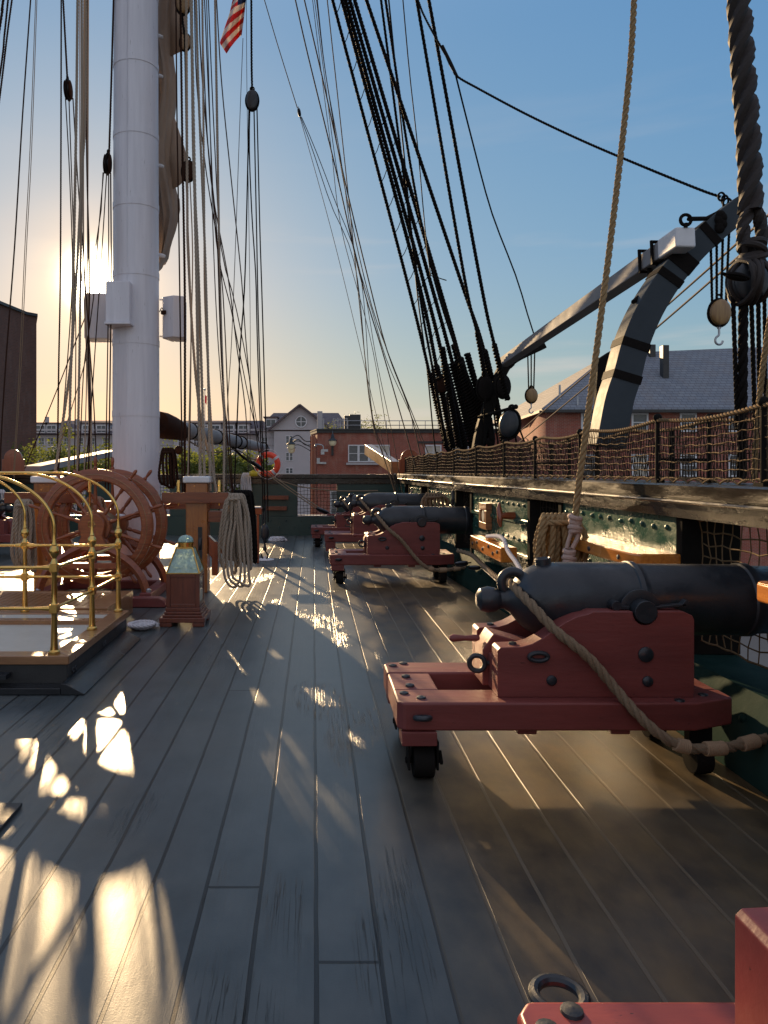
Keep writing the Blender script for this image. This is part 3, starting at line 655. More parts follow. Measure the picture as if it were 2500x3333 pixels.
def coil_hang(name, label, top, w, h, n, r, mat, group=None, depth=.12, strands=True, cat='rope coil', fan=.7):
    """a hank of rope hung over a pin: n elongated loops side by side"""
    top = V(top); m = MB()
    for i in range(n):
        u = (i-(n-1)/2)/max(1, (n-1)/2) if n > 1 else 0; x0 = u*w/2*fan; x1 = u*w/2; hh = h*(1-.10*abs(u)+random.uniform(-.16, .05)); jx = random.uniform(-1, 1)*w*.05; jy = random.uniform(-1, 1)*depth*.25
        dy = depth*random.uniform(.6, 1.1)
        pts = [top+V((x0*.8, 0, .01)), top+V((x0, -dy*.7, -.03)), top+V((x1*.95+jx, -dy+jy, -hh*.3)), top+V((x1-jx, -dy-jy, -hh*.75)), top+V((x1*.97+r*.6, -dy*.6, -hh*.97)), top+V((x1*.9+r*2, 0, -hh)),
               top+V((x1*.9+r*2.2, dy*.5, -hh*.9)), top+V((x1*.9+r, dy*.8, -hh*.4)), top+V((x0+r, dy*.5, -.04)), top+V((x0*.8, 0, .01))]
        ropegeo(m, pts, r, strands)
    pts = [top+V((w*.45*fan*math.cos(a), -depth*.95*math.sin(a)-.01, -.045)) for a in [PI*k/8 for k in range(9)]]; ropegeo(m, pts, r, strands)
    return tag(obj(name, m, mat, org=tuple(top)), label, cat, group)
# manila fall with its big coil on the cleat above the pin rail
coil_hang('rope_coil', 'fat manila coil hanging on the bulwark behind the breech of the largest carronade', (2.02, 6.10, 1.215), .40, .72, 8, .025, M['manila'], depth=.10, group=None)
m = MB(); ropegeo(m, [P(2110, -800, 6.6), P(2068, -60, 6.4), P(2050, 230, 6.3), P(2005, 640, 6.15), P(1955, 1040, 6.0), P(1905, 1420, 5.9), P(1880, 1610, 5.86), P(1874, 1690, 5.84)], .026, True); tag(obj('halyard', m, M['manila']), 'thick golden manila rope running down across the sky to the fat coil', 'rope')
m = MB()
c1 = P(1872, 1702, 5.82); c2 = P(1853, 1806, 5.80)
for c, n in ((c1, 5), (c2, 4)):
    for i in range(n): m.torus(c+V((0, 0, .028*(i-n/2))), .034+.006*math.sin(i*2), .021, (.3*math.sin(i*2.1), .3*math.cos(i), 1), 16, 8)
m.tube(resample([c1+V((.03, -.01, -.05)), (c1+c2)/2+V((.035, -.01, 0)), c2+V((.02, -.01, .05))], .02), .018, 8); m.tube(resample([c1+V((-.02, 0, -.05)), (c1+c2)/2+V((-.025, 0, 0)), c2+V((-.02, 0, .05))], .02), .016, 8)
tag(obj('becket', m, M['furry'], org=tuple(c1)), 'fuzzy pinkish knotted becket hanging at the foot of the manila rope', 'becket')
m = MB(); ropegeo(m, [P(1585, 1746, 8.9), P(1620, 1745, 8.4), P(1640, 1757, 8.0), P(1655, 1795, 7.7), P(1680, 1830, 7.3), P(1702, 1870, 6.9), P(1712, 1900, 6.6)], .023, True); tag(obj('mooring_line', m, M['whiterope']), 'white rope draped over the square timber behind the largest carronade', 'rope')
m = MB(); ropegeo(m, [P(1490, 1792, 9.6), P(1535, 1806, 9.3), P(1570, 1838, 8.7), P(1620, 1880, 7.9), P(1660, 1890, 7.4)], .028, True); tag(obj('side_tackle_fall', m, M['manilad']), 'tan rope lying along the waterway beneath the square timber', 'rope')
block(P(1502, 1835, 9.2), .085, M['iron'], 'black tackle block on the waterway beside the second carronade', (1, -.5, .2)); block(P(1545, 1848, 8.8), .07, M['iron'], 'smaller black tackle block nearer along the waterway', (1, -.8, .1))
coil_hang('rope_coil', 'dark brown coil hanging on the bulwark above the second carronade barrel', (1.95, 11.9, 1.21), .42, .36, 7, .022, M['manilad'], depth=.08)
m = MB(); ropegeo(m, [(2.0, 14.9, 1.2), (1.93, 14.88, 1.08), (1.85, 14.86, .98), (1.88, 14.85, .9), (1.96, 14.86, .98), (1.97, 14.88, 1.08)], .02); tag(obj('rope_eye', m, M['furry']), 'pale rope eye hanging in the dark corner by the far gun', 'rope')
for q_, (x, y0) in enumerate(((2.18, 12.9), (2.14, 11.3))): m = MB(); m.lathe([(.02, -.12), (.022, 0), (.034, .02), (.026, .05), (.03, .12), (.015, .16)], (x, y0, 1.13), (0, 0, 1), 12); tag(obj('belaying_pin', m, M['iron']), ['black iron pin left of the dark brown coil', 'black iron pin right of the dark brown coil'][q_], 'belaying pin', 'iron pins beside the brown coil')
# rails and gear low on the waterway near the big gun
m = MB(); m.box(2.0, 2.19, 6.2, 7.2, .14, .22); tag(obj('gun_tool_rack', m, M['green'], bevel=.01), 'low green rack on the waterway behind the breech of the largest carronade', 'rack')
m = MB(); m.cyl((1.98, 6.4, .30), (2.05, 8.9, .42), .02, n=10); tag(obj('rammer', m, M['steel']), 'slim metal-bound handle lying along the waterway behind the largest carronade', 'gun tool')

# ------------------------------------------------------------------ mizzen mast and its gear
MX, MY = -2.5, 10.4
mast = thing('mizzen_mast', 'thick white painted mast with iron hoops standing left of centre', 'mast', (MX, MY, 0))
m = MB(); m.lathe([(.330, 0.004), (.327, 1.6), (.318, 4), (.305, 8), (.295, 14)], (MX, MY, 0), (0, 0, 1), 56); obj('spar', m, M['white'], mast)
for i, z in enumerate([1.45, 2.43, 3.43, 4.38, 5.34, 6.33, 7.32, 8.3, 9.3]):
    r_ = .329-.003*z; m = MB(); m.lathe([(r_-.01, 0), (r_+.007, .002), (r_+.007, .088), (r_-.01, .09)], (MX, MY, z-.09), (0, 0, 1), 56); obj('hoop', m, M['white'], mast)
m = MB(); m.tube([V((MX-.05, MY-.322+.0015*z, z)) for z in (1.6, 3, 5, 8, 12)], .006, 6); obj('paint_seam', m, M['white'], mast)
m = MB(); b = P(393, 992, 10.1); m.box(P(355, 0, 10.1).x, P(432, 0, 10.1).x, 9.93, 10.3, P(0, 1055, 10.1).z, P(0, 925, 10.1).z); m.box(P(352, 0, 10.1).x, P(436, 0, 10.1).x, 9.90, 10.3, P(0, 1064, 10.1).z, P(0, 1056, 10.1).z)
tag(obj('junction_box', m, M['white'], bevel=.008, org=tuple(b)), 'white metal box fixed to the front of the mast between the loudspeakers', 'box')
def speaker(x0, x1, y0, y1, Y, label, ymast, hexa):
    a, b = P(x0, y1, Y), P(x1, y0, Y); t = thing('loudspeaker', label, 'loudspeaker', ((a.x+b.x)/2, Y, a.z), 'loudspeakers on the mast'); w = b.x-a.x
    m = MB()
    if hexa: m.prismz([(a.x, Y), (a.x+w*.25, Y+.26), (b.x-w*.1, Y+.28), (b.x, Y-.10), (b.x-w*.45, Y-.16), (a.x+.02, Y-.06)], a.z+.05, b.z)
    else: m.prismz([(a.x, Y-.15), (b.x, Y-.15), (b.x, Y+.2), (a.x, Y+.2)], a.z, b.z)
    obj('cabinet', m, M['white'], t, bevel=.012)
    m = MB()
    xs = a.x if hexa else b.x; xm = MX+.3 if hexa else MX-.3
    for z in (b.z-.03, a.z+.08): m.cyl((xm, Y+.05, z+.015), (xs+(.08 if hexa else -.05), Y+.05, z), .012, n=8)
    obj('bracket', m, M['whitetrim'], t)
    if hexa:
        m = MB(); m.tube(resample([V((xm+.02, Y-.05, a.z+.42)), V((xm+.06, Y-.1, a.z+.47)), V((xs+.03, Y-.12, a.z+.44))], .02), .006, 6); m.box(xs+.0, xs+.07, Y-.12, Y-.06, a.z+.38, a.z+.43); obj('cable', m, M['tarb'], t)
speaker(284, 362, 962, 1107, 10.5, 'white loudspeaker on the left side of the mast, under the sun', 0, False)
speaker(529, 604, 969, 1114, 10.5, 'white loudspeaker with clipped corners on the right side of the mast', 0, True)
# furled spanker hanging behind the mast
m = MB(); vs = []; n = 44; rings = 60
for i in range(rings):
    z = 4.72+i*.16; f = i/rings; cx = -2.25-.10*f+.05*math.sin(i*.5); w = .135+.02*math.sin(i*.33)+.085*min(1, i/4)-.07*max(0, (4-i)/4)
    for k in range(n):
        a = 2*PI*k/n; q = 1+.10*math.sin(a*5+i*.12)+.09*math.sin(a*11-i*.2)+.05*math.sin(a*17+i*.15)+.04*math.sin(i*1.3+a*2); vs.append((cx+math.cos(a)*w*q*(.78 if math.cos(a) > 0 else 1.25), 11.05+math.sin(a)*.30*q, z+.18*math.sin(a+1)*(1 if i < 6 else .2)))
fs = [(i*n+k, i*n+(k+1)%n, (i+1)*n+(k+1)%n, (i+1)*n+k) for i in range(rings-1) for k in range(n)]+[tuple(range(n))[::-1]]
m.add(vs, fs); sail = tag(obj('furled_sail', m, M['canvas'], sharp=80), 'grey brown canvas sail furled in folds down the back of the white mast', 'sail')
for zz, xo in ((5.75, .05), (7.75, .20)):
    m = MB(); m.add([(-2.2, 11, zz), (-2.02+xo*.3, 10.9, zz+.05), (-1.84, 10.95, zz+.16 if zz > 7 else zz+.22), (-1.92, 11, zz+.65), (-2.1, 11, zz+1.2)], [(0, 1, 2, 3, 4)]); o = obj('loose_clew', m, M['canvas'], sail); sd = o.modifiers.new('s', 'SOLIDIFY'); sd.thickness = .02
for y, x in ((212, 515), (450, 516), (985, 517), (1002, 517)): pass
for i, (x, y) in enumerate([(520, 118), (520, 247), (523, 540), (528, 832)]):
    c = P(x, y, 10.6); m = MB(); m.tube([c+V((-.12, 0, .02)), c+V((0, 0, 0)), c+V((.045, 0, -.01))], [.03, .03, .02], 8); obj('mast_cleat', m, M['whitetrim'], mast)
# boom
bo = thing('spanker_boom', 'long round boom with pale top running aft from the mast over the stern', 'boom', (-2.3, 10.8, 2.2))
a, b = P(560, 1390, 11.4), P(868, 1460, 19.2); m = MB(); ps = [a.lerp(b, i/12) for i in range(13)]; m.tube(ps, [.13, .135, .135, .135, .13, .13, .125, .125, .12, .12, .115, .105, .09], 20); obj('spar', m, M['pale'], bo)
m = MB(); c = P(540, 1392, 11.0); m.tube([P(512, 1375, 10.7), P(530, 1385, 10.9), P(560, 1393, 11.3), P(590, 1405, 11.9)], [.17, .20, .18, .14], 16); m.ball(P(582, 1465, 11.5), .07, 10); obj('jaw', m, M['tarb'], bo)
for f in (.12, .34, .55, .62, .93):
    m = MB(); c = a.lerp(b, f); m.torus(c, .135, .016, b-a, 22, 6); m.torus(c+(b-a).normalized()*.03, .133, .016, b-a, 22, 6); obj('lashing', m, M['tar'], bo)
m = MB(); ropegeo(m, [a+V((.1, 0, -.12)), a.lerp(b, .3)+V((0, 0, -.30)), a.lerp(b, .55)+V((0, 0, -.17)), a.lerp(b, .8)+V((0, 0, -.33)), b+V((0, 0, -.08))], .014, False); obj('slack_line', m, M['manilad'], bo)

# fife rail round the mast
fr = thing('fife_rail', 'varnished fife rail with white capped posts around the foot of the mast', 'fife rail', (-2.5, 9.9, 0))
for cx, cy in ((-1.52, 9.72), (-3.50, 9.72)):
    m = MB(); m.box(cx-.14, cx+.14, cy-.13, cy+.13, .002, 1.43); p = obj('post', m, M['varnZ'], fr, bevel=.01)
    m = MB(); m.box(cx-.175, cx+.175, cy-.165, cy+.165, 1.431, 1.52); obj('cap', m, M['whitetrim'], p, bevel=.02)
    m = MB(); m.box(cx+.02, cx+.075, cy-.1335, cy-.10, .42, .86); m.cyl((cx+.032, cy-.05, .64), (cx+.063, cy-.05, .64), .115, n=24); obj('sheave', m, M['iron'], p)
m = MB(); m.box(-1.96, -1.10, 9.53, 9.588, 1.17, 1.31); obj('cross_beam', m, M['varn'], fr, bevel=.008)
for bb in ((-1.94, -1.12, 9.855, 10.0, 1.08, 1.16), (-4.0, -3.0, 9.53, 9.588, 1.17, 1.31), (-3.36, -1.66, 10.9, 11.04, 1.02, 1.14)): m = MB(); m.box(*bb); obj('cross_beam', m, M['varn'], fr, bevel=.008)
m = MB(); m.box(-1.379, -1.10, 9.62, 9.85, .92, 1.06); obj('pin_block', m, M['varn'], fr, bevel=.008)
m = MB(); m.prism([(-1.375, .74), (-1.25, .62), (-1.25, .22), (-1.33, .22), (-1.33, .45), (-1.375, .5)], 9.65, 9.8); obj('knee', m, M['brown'], fr, bevel=.008)
for x, y, z in ((-1.75, 9.56, 1.3), (-1.22, 9.56, 1.3), (-3.2, 9.56, 1.3), (-2.9, 9.56, 1.3)):
    m = MB(); m.lathe([(.012, -.16), (.016, 0), (.026, .02), (.02, .05), (.026, .12), (.014, .17)], (x, y, z), (0, 0, 1), 12); obj('belaying_pin', m, M['varnZ'] if x < -3 else M['brass'], fr)
m = MB(); m.box(-1.26, -.88, 12.6, 12.75, .84, .95); m.box(-.97, -.93, 12.62, 12.72, .002, .84); fb = tag(obj('rail_stub', m, M['brown'], bevel=.01, org=(-1.05, 12.65, 0)), 'short red brown rail on a thin leg beyond the rope hanks, near the hanging hook', 'rail')
m = MB(); m.box(-1.28, -.90, 12.58, 12.77, .951, .975); obj('top_board', m, M['whitetrim'], fb, bevel=.006)
coil_hang('rope_hank', 'big hank of pale ropes hanging from the fife rail right of the binnacle', (-1.02, 9.60, 1.27), .36, 1.02, 9, .021, M['palerope'], group='rope hanks on the fife rail', depth=.10, fan=.55)
coil_hang('rope_hank', 'nearly black hank hanging just right of the pale rope hank', (-.98, 10.05, 1.30), .34, 1.02, 9, .021, M['tar'], group='rope hanks on the fife rail', depth=.10)
coil_hang('rope_hank', 'smaller pale hank bunched behind the lower part of the big pale hank', (-1.10, 9.95, .98), .30, .62, 6, .018, M['manilad'], group='rope hanks on the fife rail', depth=.1)
coil_hang('rope_hank', 'pale hank hanging at the left behind the brass rail and the wheel rim', (-3.72, 9.46, 1.2), .22, .95, 6, .022, M['palerope'], group='rope hanks on the fife rail', depth=.08)
coil_hang('rope_hank', 'pale hank seen through the spokes of the wheel', (-2.92, 9.85, 1.22), .24, .6, 6, .022, M['palerope'], group='rope hanks on the fife rail', depth=.08)
coil_hang('rope_hank', 'long brown hank looped against the right side of the mast above the fife rail', P(546, 1462, 10.0), .20, .60, 5, .017, M['tarb'], group='rope hanks on the fife rail', depth=.06)
coil_hang('rope_hank', 'small grey hank hung on the stern rail beyond the fife rail', (-1.62, 17.7, 1.52), .22, .55, 6, .012, M['whiterope'], group='rope hanks on the fife rail', depth=.05)
coil_hang('rope_hank', 'small white hank behind the leftmost brass hoop', (-6.2, 14.6, 1.2), .20, .5, 5, .014, M['whiterope'], group='rope hanks on the fife rail', depth=.05)
m = MB()
for i in range(3):
    x = -1.10+.05*i; ropegeo(m, [V((x, 9.48, .95)), V((x-.05, 9.45, .6)), V((x-.04, 9.42, .28)), V((x+.03, 9.40, .13+.03*i)), V((x+.12+.03*i, 9.42, .12)), V((x+.17, 9.45, .3)), V((x+.15, 9.48, .6)), V((x+.12, 9.5, .95))], .017)
tag(obj('rope_bight', m, M['palerope']), 'long loose bights drooping below the big pale hank almost to the deck', 'rope')

# ------------------------------------------------------------------ double steering wheel
sw = thing('steering_wheel', 'double wooden ship steering wheel with turned spokes, left of the mast foot', 'ship wheel', (-2.66, 9.35, 0))
WZ = .90
def wheel(cx, cy):
    w = MB(); n = 60; ra, rb, th = .575, .715, .045
    prof = [(ra, -th*.8), (ra+.012, -th), (rb-.02, -th), (rb, -th*.7), (rb, th*.7), (rb-.02, th), (ra+.012, th), (ra, th*.8)]
    vs = []
    for k in range(n):
        a = 2*PI*k/n
        for r_, d_ in prof: vs.append((cx+r_*math.cos(a), cy+d_, WZ+r_*math.sin(a)))
    q = len(prof); w.add(vs, [(k*q+i, ((k+1) % n)*q+i, ((k+1) % n)*q+(i+1) % q, k*q+(i+1) % q) for k in range(n) for i in range(q)])
    rim = obj('rim', w, M['wheelw'], sw)
    w = MB(); w.torus((cx, cy-.046, WZ), .645, .006, (0, 1, 0), 60, 6)
    for k in range(20):
        a = 2*PI*k/20+.15; w.ball((cx+.60*math.cos(a), cy-.044, WZ+.60*math.sin(a)), .010, 8, (1, .4, 1)); w.ball((cx+.69*math.cos(a+.1), cy-.044, WZ+.69*math.sin(a+.1)), .010, 8, (1, .4, 1))
    obj('inlay', w, M['teak'], rim)
    w = MB(); w.lathe([(.10, -.07), (.195, -.065), (.20, -.03), (.20, .05), (.10, .06)], (cx, cy, WZ), (0, 1, 0), 36); obj('hub', w, M['wheelw'], sw)
    for k in range(10):
        a = PI/2+2*PI*k/10; d_ = V((math.cos(a), 0, math.sin(a))); w = MB()
        w.lathe([(.024, .19), (.026, .25), (.017, .27), (.024, .30), (.026, .36), (.015, .50), (.024, .53), (.026, .58)], V((cx, cy, WZ)), d_, 12)
        w.lathe([(.024, .712), (.027, .73), (.014, .745), (.018, .77), (.024, .815), (.021, .85), (.008, .868)], V((cx, cy, WZ)), d_, 12); obj('spoke', w, M['wheelw'], sw)
wheel(-2.69, 9.1); wheel(-2.62, 9.62)
m = MB(); m.lathe([(.03, 0), (.10, 0), (.10, .03), (.13, .035), (.13, .46), (.10, .47), (.03, .48)], (-2.655, 9.12, WZ), (.06, 1, 0), 28); obj('drum', m, M['brown'], sw)
m = MB(); m.tube([V((-2.655+.150*math.cos(a), 9.2+.028*a/PI/2*.9, WZ+.150*math.sin(a))) for a in [2*PI*k/24 for k in range(24*9)]], .018, 6); obj('wheel_rope', m, M['manilad'], sw)
for cx, cy in ((-2.69, 8.98), (-2.62, 9.78)):
    out = [(cx-.72, .12), (cx-.70, .30), (cx-.60, .45), (cx-.42, .60), (cx-.25, .70), (cx-.155, .82)]+[(cx-.16*math.cos(a), WZ+.02+.16*math.sin(a)) for a in [PI*k/12 for k in range(13)]]+[(cx+.155, .82), (cx+.25, .70), (cx+.42, .60), (cx+.60, .45), (cx+.70, .30), (cx+.72, .12)]
    inn = [(cx+.64, .12), (cx+.60, .28), (cx+.48, .42), (cx+.28, .54), (cx+.12, .62), (cx-.12, .62), (cx-.28, .54), (cx-.48, .42), (cx-.60, .28), (cx-.64, .12)]
    m = MB(); ps = [V((x, cy, z)) for x, z in out]
    # head and waist, then two curved legs
    m.prism([(cx-.155*math.cos(a), WZ+.02+.155*math.sin(a)) for a in [PI*k/14 for k in range(15)]]+[(cx+.13, .80), (cx+.20, .62), (cx-.20, .62), (cx-.13, .80)], cy-.04, cy+.04)
    o = obj('stand', m, M['wheelw'], sw, bevel=.012)
    for s_ in (-1, 1):
        m = MB(); c = resample([V((cx+s_*.12, cy, .66)), V((cx+s_*.30, cy, .57)), V((cx+s_*.48, cy, .44)), V((cx+s_*.60, cy, .28)), V((cx+s_*.66, cy, .10))], .04)
        for i in range(len(c)-1):
            pass
        m.tube(c, .055, 4, flat=(1.0, 1.0)); obj('leg', m, M['wheelw'], o, bevel=.006)
    m = MB(); m.box(cx-.30, cx+.30, cy-.035, cy+.035, .40, .47); m.box(cx-.04, cx+.04, cy-.03, cy+.03, .12, .63); obj('brace', m, M['brown'], o, bevel=.006)
m = MB()
for x in (-3.34, -2.02): m.box(x-.07, x+.07, 8.85, 9.95, .004, .118)
m.prism([(-3.4, .004), (-1.72, .004), (-1.70, .03), (-1.73, .08), (-1.80, .115), (-3.4, .115)], 8.55, 8.70); m.box(-3.4, -1.9, 9.9, 10.02, .004, .11); obj('sill', m, M['red'], sw, bevel=.01)
m = MB(); m.lathe([(.03, 0), (.03, .03), (.015, .045)], (-2.0, 8.95, .119), (0, 0, 1), 10); m.lathe([(.03, 0), (.03, .03), (.015, .045)], (-3.34, 8.95, .119), (0, 0, 1), 10); obj('nuts', m, M['steel'], sw)
m = MB(); m.prism([(-2.685+.04*math.cos(a), .93+.04*math.sin(a)) for a in [PI/2+2*PI*k/5*2 for k in range(5)]], 8.932, 8.938) if 0 else m.torus((-2.69, 8.938, .94), .045, .006, (0, 1, 0), 5, 6)
obj('star', m, M['brass'], sw)
# name plate on the drum
m = MB(); m.obox((-2.44, 9.33, 1.03), (.055, 0, -.010), (0, .03, .008), (.002, 0, .004)); obj('label_plate', m, M['whitetrim'], sw)

# ------------------------------------------------------------------ binnacle
bx, by = -1.338, 7.73; hw = .17
bn = thing('binnacle', 'mahogany binnacle box with a glass pyramid top and brass dome', 'binnacle', (bx, by, 0))
m = MB()
for (w, z0, z1) in ((.232, .045, .095), (.205, .0955, .12), (.19, .1205, .15), (.178, .1505, .19)): m.box(bx-w, bx+w, by-w, by+w, z0, z1)
for sx in (-1, 1):
    for sy in (-1, 1): m.box(bx+sx*.165-.06, bx+sx*.165+.06, by+sy*.165-.06, by+sy*.165+.06, .002, .0445)
obj('plinth', m, M['cabin'], bn, bevel=.006)
m = MB(); m.box(bx-hw+.012, bx+hw-.012, by-hw+.012, by+hw-.012, .191, .53); bd = obj('body', m, M['cabin'], bn)
m = MB()
for s1 in (-1, 1):
    for s2 in (-1, 1): m.box(bx+s1*(hw-.02)-.02, bx+s1*(hw-.02)+.02, by+s2*(hw-.02)-.02, by+s2*(hw-.02)+.02, .1915, .535)
for z0, z1 in ((.1918, .225), (.50, .5345)):
    for s_ in (-1, 1): m.box(bx-hw+.041, bx+hw-.041, by+s_*(hw-.009)-.009, by+s_*(hw-.009)+.009, z0, z1); m.box(bx+s_*(hw-.009)-.009, bx+s_*(hw-.009)+.009, by-hw+.041, by+hw-.041, z0, z1)
obj('frame', m, M['cabin'], bd, bevel=.004)
m = MB(); m.box(bx+hw-.0115, bx+hw-.006, by-.10, by+.10, .23, .49); obj('side_pane', m, M['glass'], bd)
def frust(m, cx, cy, w0, z0, w1, z1, sides=4):
    m.add([(cx-w0, cy-w0, z0), (cx+w0, cy-w0, z0), (cx+w0, cy+w0, z0), (cx-w0, cy+w0, z0), (cx-w1, cy-w1, z1), (cx+w1, cy-w1, z1), (cx+w1, cy+w1, z1), (cx-w1, cy+w1, z1)],
          [(0, 1, 5, 4), (1, 2, 6, 5), (2, 3, 7, 6), (3, 0, 4, 7), (4, 5, 6, 7), (3, 2, 1, 0)])
m = MB(); frust(m, bx, by, .165, .542, .082, .79); obj('glass_hood', m, M['oglass'], bn)
m = MB(); m.box(bx-.175, bx+.175, by-.175, by+.175, .5352, .545); m.box(bx-.088, bx+.088, by-.088, by+.088, .785, .80)
for sx in (-1, 1):
    for sy in (-1, 1): m.tube([V((bx+sx*.168, by+sy*.168, .545)), V((bx+sx*.085, by+sy*.085, .79))], .008, 6)
obj('hood_frame', m, M['brass'], bn)
m = MB(); m.lathe([(.080, .801), (.080, .83), (.088, .833), (.088, .845), (.07, .85)], (bx, by, 0), (0, 0, 1), 28); obj('collar', m, M['brass'], bn)
m = MB(); m.lathe([(.079, .8505), (.080, .87), (.068, .895), (.045, .912), (.001, .922)], (bx, by, 0), (0, 0, 1), 24); obj('dome', m, M['oglass'], bn)

# white flemish coils on deck
def flemish(c, r, rr, label, turns=4):
    m = MB(); c = V(c); pts = []; 
    for k in range(turns*18): f = k/(turns*18); rad = rr+(r-rr)*(1-f); pts.append(c+V((rad*math.cos(2*PI*turns*f), rad*math.sin(2*PI*turns*f), rr*.9+(.02*math.sin(f*7)+.02 if turns > 3 else 0))))
    for k in range(18): pts.append(c+V((r*.7*math.cos(k*.5), r*.7*math.sin(k*.5), rr*2.2)))
    ropegeo(m, pts, rr, True); tag(obj('rope_coil', m, M['whiterope'], org=tuple(c)), label, 'rope coil', 'white rope coils lying on deck')
flemish((-1.72, 7.42, 0), .15, .017, 'flat white rope coil on the deck between the hatch corner and the binnacle', 5)
flemish((P(905, 0, 17).x, 16.6, 0), .20, .03, 'white coil on deck near the stern wall, left of the farthest gun', 3)
flemish((P(812, 0, 17).x, 16.9, 0), .13, .03, 'small white coil on deck at the stern, behind the rope hanks', 3)

# ------------------------------------------------------------------ hatch, grating and brass rails
ht = thing('companion_hatch', 'black sided hatch with teak rim and cream panels at the left', 'hatch', (-3, 6.2, 0))
HX = -1.775; HY0, HY1 = 5.35, 7.1
m = MB(); m.box(-5.2, HX-.02, HY0+.02, HY1-.02, .002, .185); obj('coaming', m, M['dark'], ht, bevel=.004)
m = MB(); m.prismz([(-5.21, HY0), (HX, HY0), (HX-.15, HY0+.15), (-5.21, HY0+.15)], .1855, .25); m.prismz([(HX, HY0), (HX, HY1), (HX-.15, HY1-.16), (HX-.15, HY0+.15)], .1856, .2503); m.prismz([(-5.21, HY1-.16), (HX-.15, HY1-.16), (HX, HY1), (-5.21, HY1)], .1857, .2506)
rim = obj('rim', m, M['teak'], ht, bevel=.008)
m = MB(); m.box(-5.2, HX-.1505, HY0+.1505, HY1-.45, .1858, .205); m.box(-5.2, HX-.1505, HY1-.35, HY1-.1605, .1858, .24); obj('panel', m, M['cream'], ht)
m = MB(); m.box(-5.2, HX-.1505, HY1-.4495, HY1-.3505, .1859, .246); obj('batten', m, M['teak'], ht, bevel=.004)
m = MB(); m.prism([(HX-.018, .004), (HX-.018, .085), (HX+.02, .08), (HX+.15, .012), (HX+.15, .004)], HY0-.12, HY1-.15); m.prism([(-4.9, .004), (-4.9, .05), (HX-.02, .05), (HX-.02, .004)], HY0-.12, HY0+.019); obj('skirting', m, M['skirt'], ht, bevel=.004)
for c in ((HX-.017, 5.5, .11), (HX-.017, 5.56, .11), (HX-.017, 6.3, .11), (HX-.017, 6.36, .11)): m = MB(); m.torus(c, .018, .005, (1, 0, 0), 14, 6); obj('ring_bolt', m, M['iron'], ht)
m = MB(); m.box(-2.75, -2.2, HY0-.08, HY0+.018, .1, .13); obj('hand_hold', m, M['iron'], ht)
m = MB(); gx0, gx1, gy0, gy1 = -4.6, -2.02, 7.22, 8.25
m.box(gx0, gx1, gy0, gy0+.12, .002, .25); m.box(gx0, gx1, gy1-.12, gy1, .002, .2502); m.box(gx1-.22, gx1, gy0+.1203, gy1-.1203, .003, .2498); m.box(gx0, gx0+.2, gy0+.1203, gy1-.1203, .003, .2498)
gr = tag(obj('grating', m, M['teak'], bevel=.006, org=(-3.2, 7.7, 0)), 'teak standing grating with square holes in front of the wheel', 'grating')
m = MB(); x = gx0+.2
while x < gx1-.23: m.box(x, x+.032, gy0+.121, gy1-.121, .20, .243); x += .068
y = gy0+.13
while y < gy1-.13: m.box(gx0+.2, gx1-.221, y, y+.030, .205, .2445); y += .062
obj('lattice', m, M['teak'], gr)
m = MB(); m.box(-2.9, -1.38, 2.2, 3.5, .004, .022); tag(obj('deck_mat', m, M['dark'], bevel=.004, org=(-1.5, 3, 0)), 'corner of a black rubber mat at the left edge of the photo', 'mat')

br_ = thing('brass_guard_rail', 'polished brass guard rail with ball finials and curved hoops round the hatch', 'guard rail', (-1.9, 6.2, .25))
posts = [(-1.905, 5.42), (-1.87, 6.23), (-1.86, 7.03), (-2.75, 7.03)]
for px, py in posts:
    m = MB(); z = .25
    m.lathe([(.042, z+.001), (.042, z+.02), (.030, z+.03), (.026, z+.06), (.020, .53), (.024, .545), (.026, .55)], (px, py, 0), (0, 0, 1), 20)
    m.box(px-.028, px+.028, py-.028, py+.028, .552, .612); m.lathe([(.026, .613), (.020, .63), (.022, .70), (.018, .82), (.025, .845), (.027, .853)], (px, py, 0), (0, 0, 1), 20)
    m.box(px-.028, px+.028, py-.028, py+.028, .854, .91); m.lathe([(.030, .911), (.022, .93), (.014, .95), (.022, .962), (.035, .985), (.038, 1.005), (.030, 1.03), (.016, 1.045), (.020, 1.05), (.014, 1.07), (.012, 1.14)], (px, py, 0), (0, 0, 1), 20)
    p = obj('post', m, M['brass'], br_, bevel=.002)
    m = MB(); pts = [V((px, py, 1.12))]+[V((px-.62*(1-math.cos(a)), py, 1.16+.415*math.sin(a))) for a in [PI/2*k/22 for k in range(23)]]+[V((px-1.2, py, 1.575)), V((px-2.6, py, 1.575))]
    m.tube(pts, .0125, 12); obj('hoop', m, M['brass'], p)
for z in (.882, .582):
    for (a, b), (c, d_) in (((-1.905, 5.42), (-1.87, 6.23)), ((-1.87, 6.23), (-1.86, 7.03)), ((-1.86, 7.03), (-2.75, 7.03)), ((-2.75, 7.03), (-5.2, 7.03)), ((-1.905, 5.42), (-5.2, 5.42))):
        m = MB(); A, B = V((a, b, z)), V((c, d_, z)); dd = (B-A).normalized(); m.cyl(A+dd*.028, B-dd*.028, .0125, n=14); m.cyl(A+dd*.028, A+dd*.085, .020, .016, n=14); m.cyl(B-dd*.028, B-dd*.085, .020, .016, n=14); obj('rail_tube', m, M['brass'], br_)

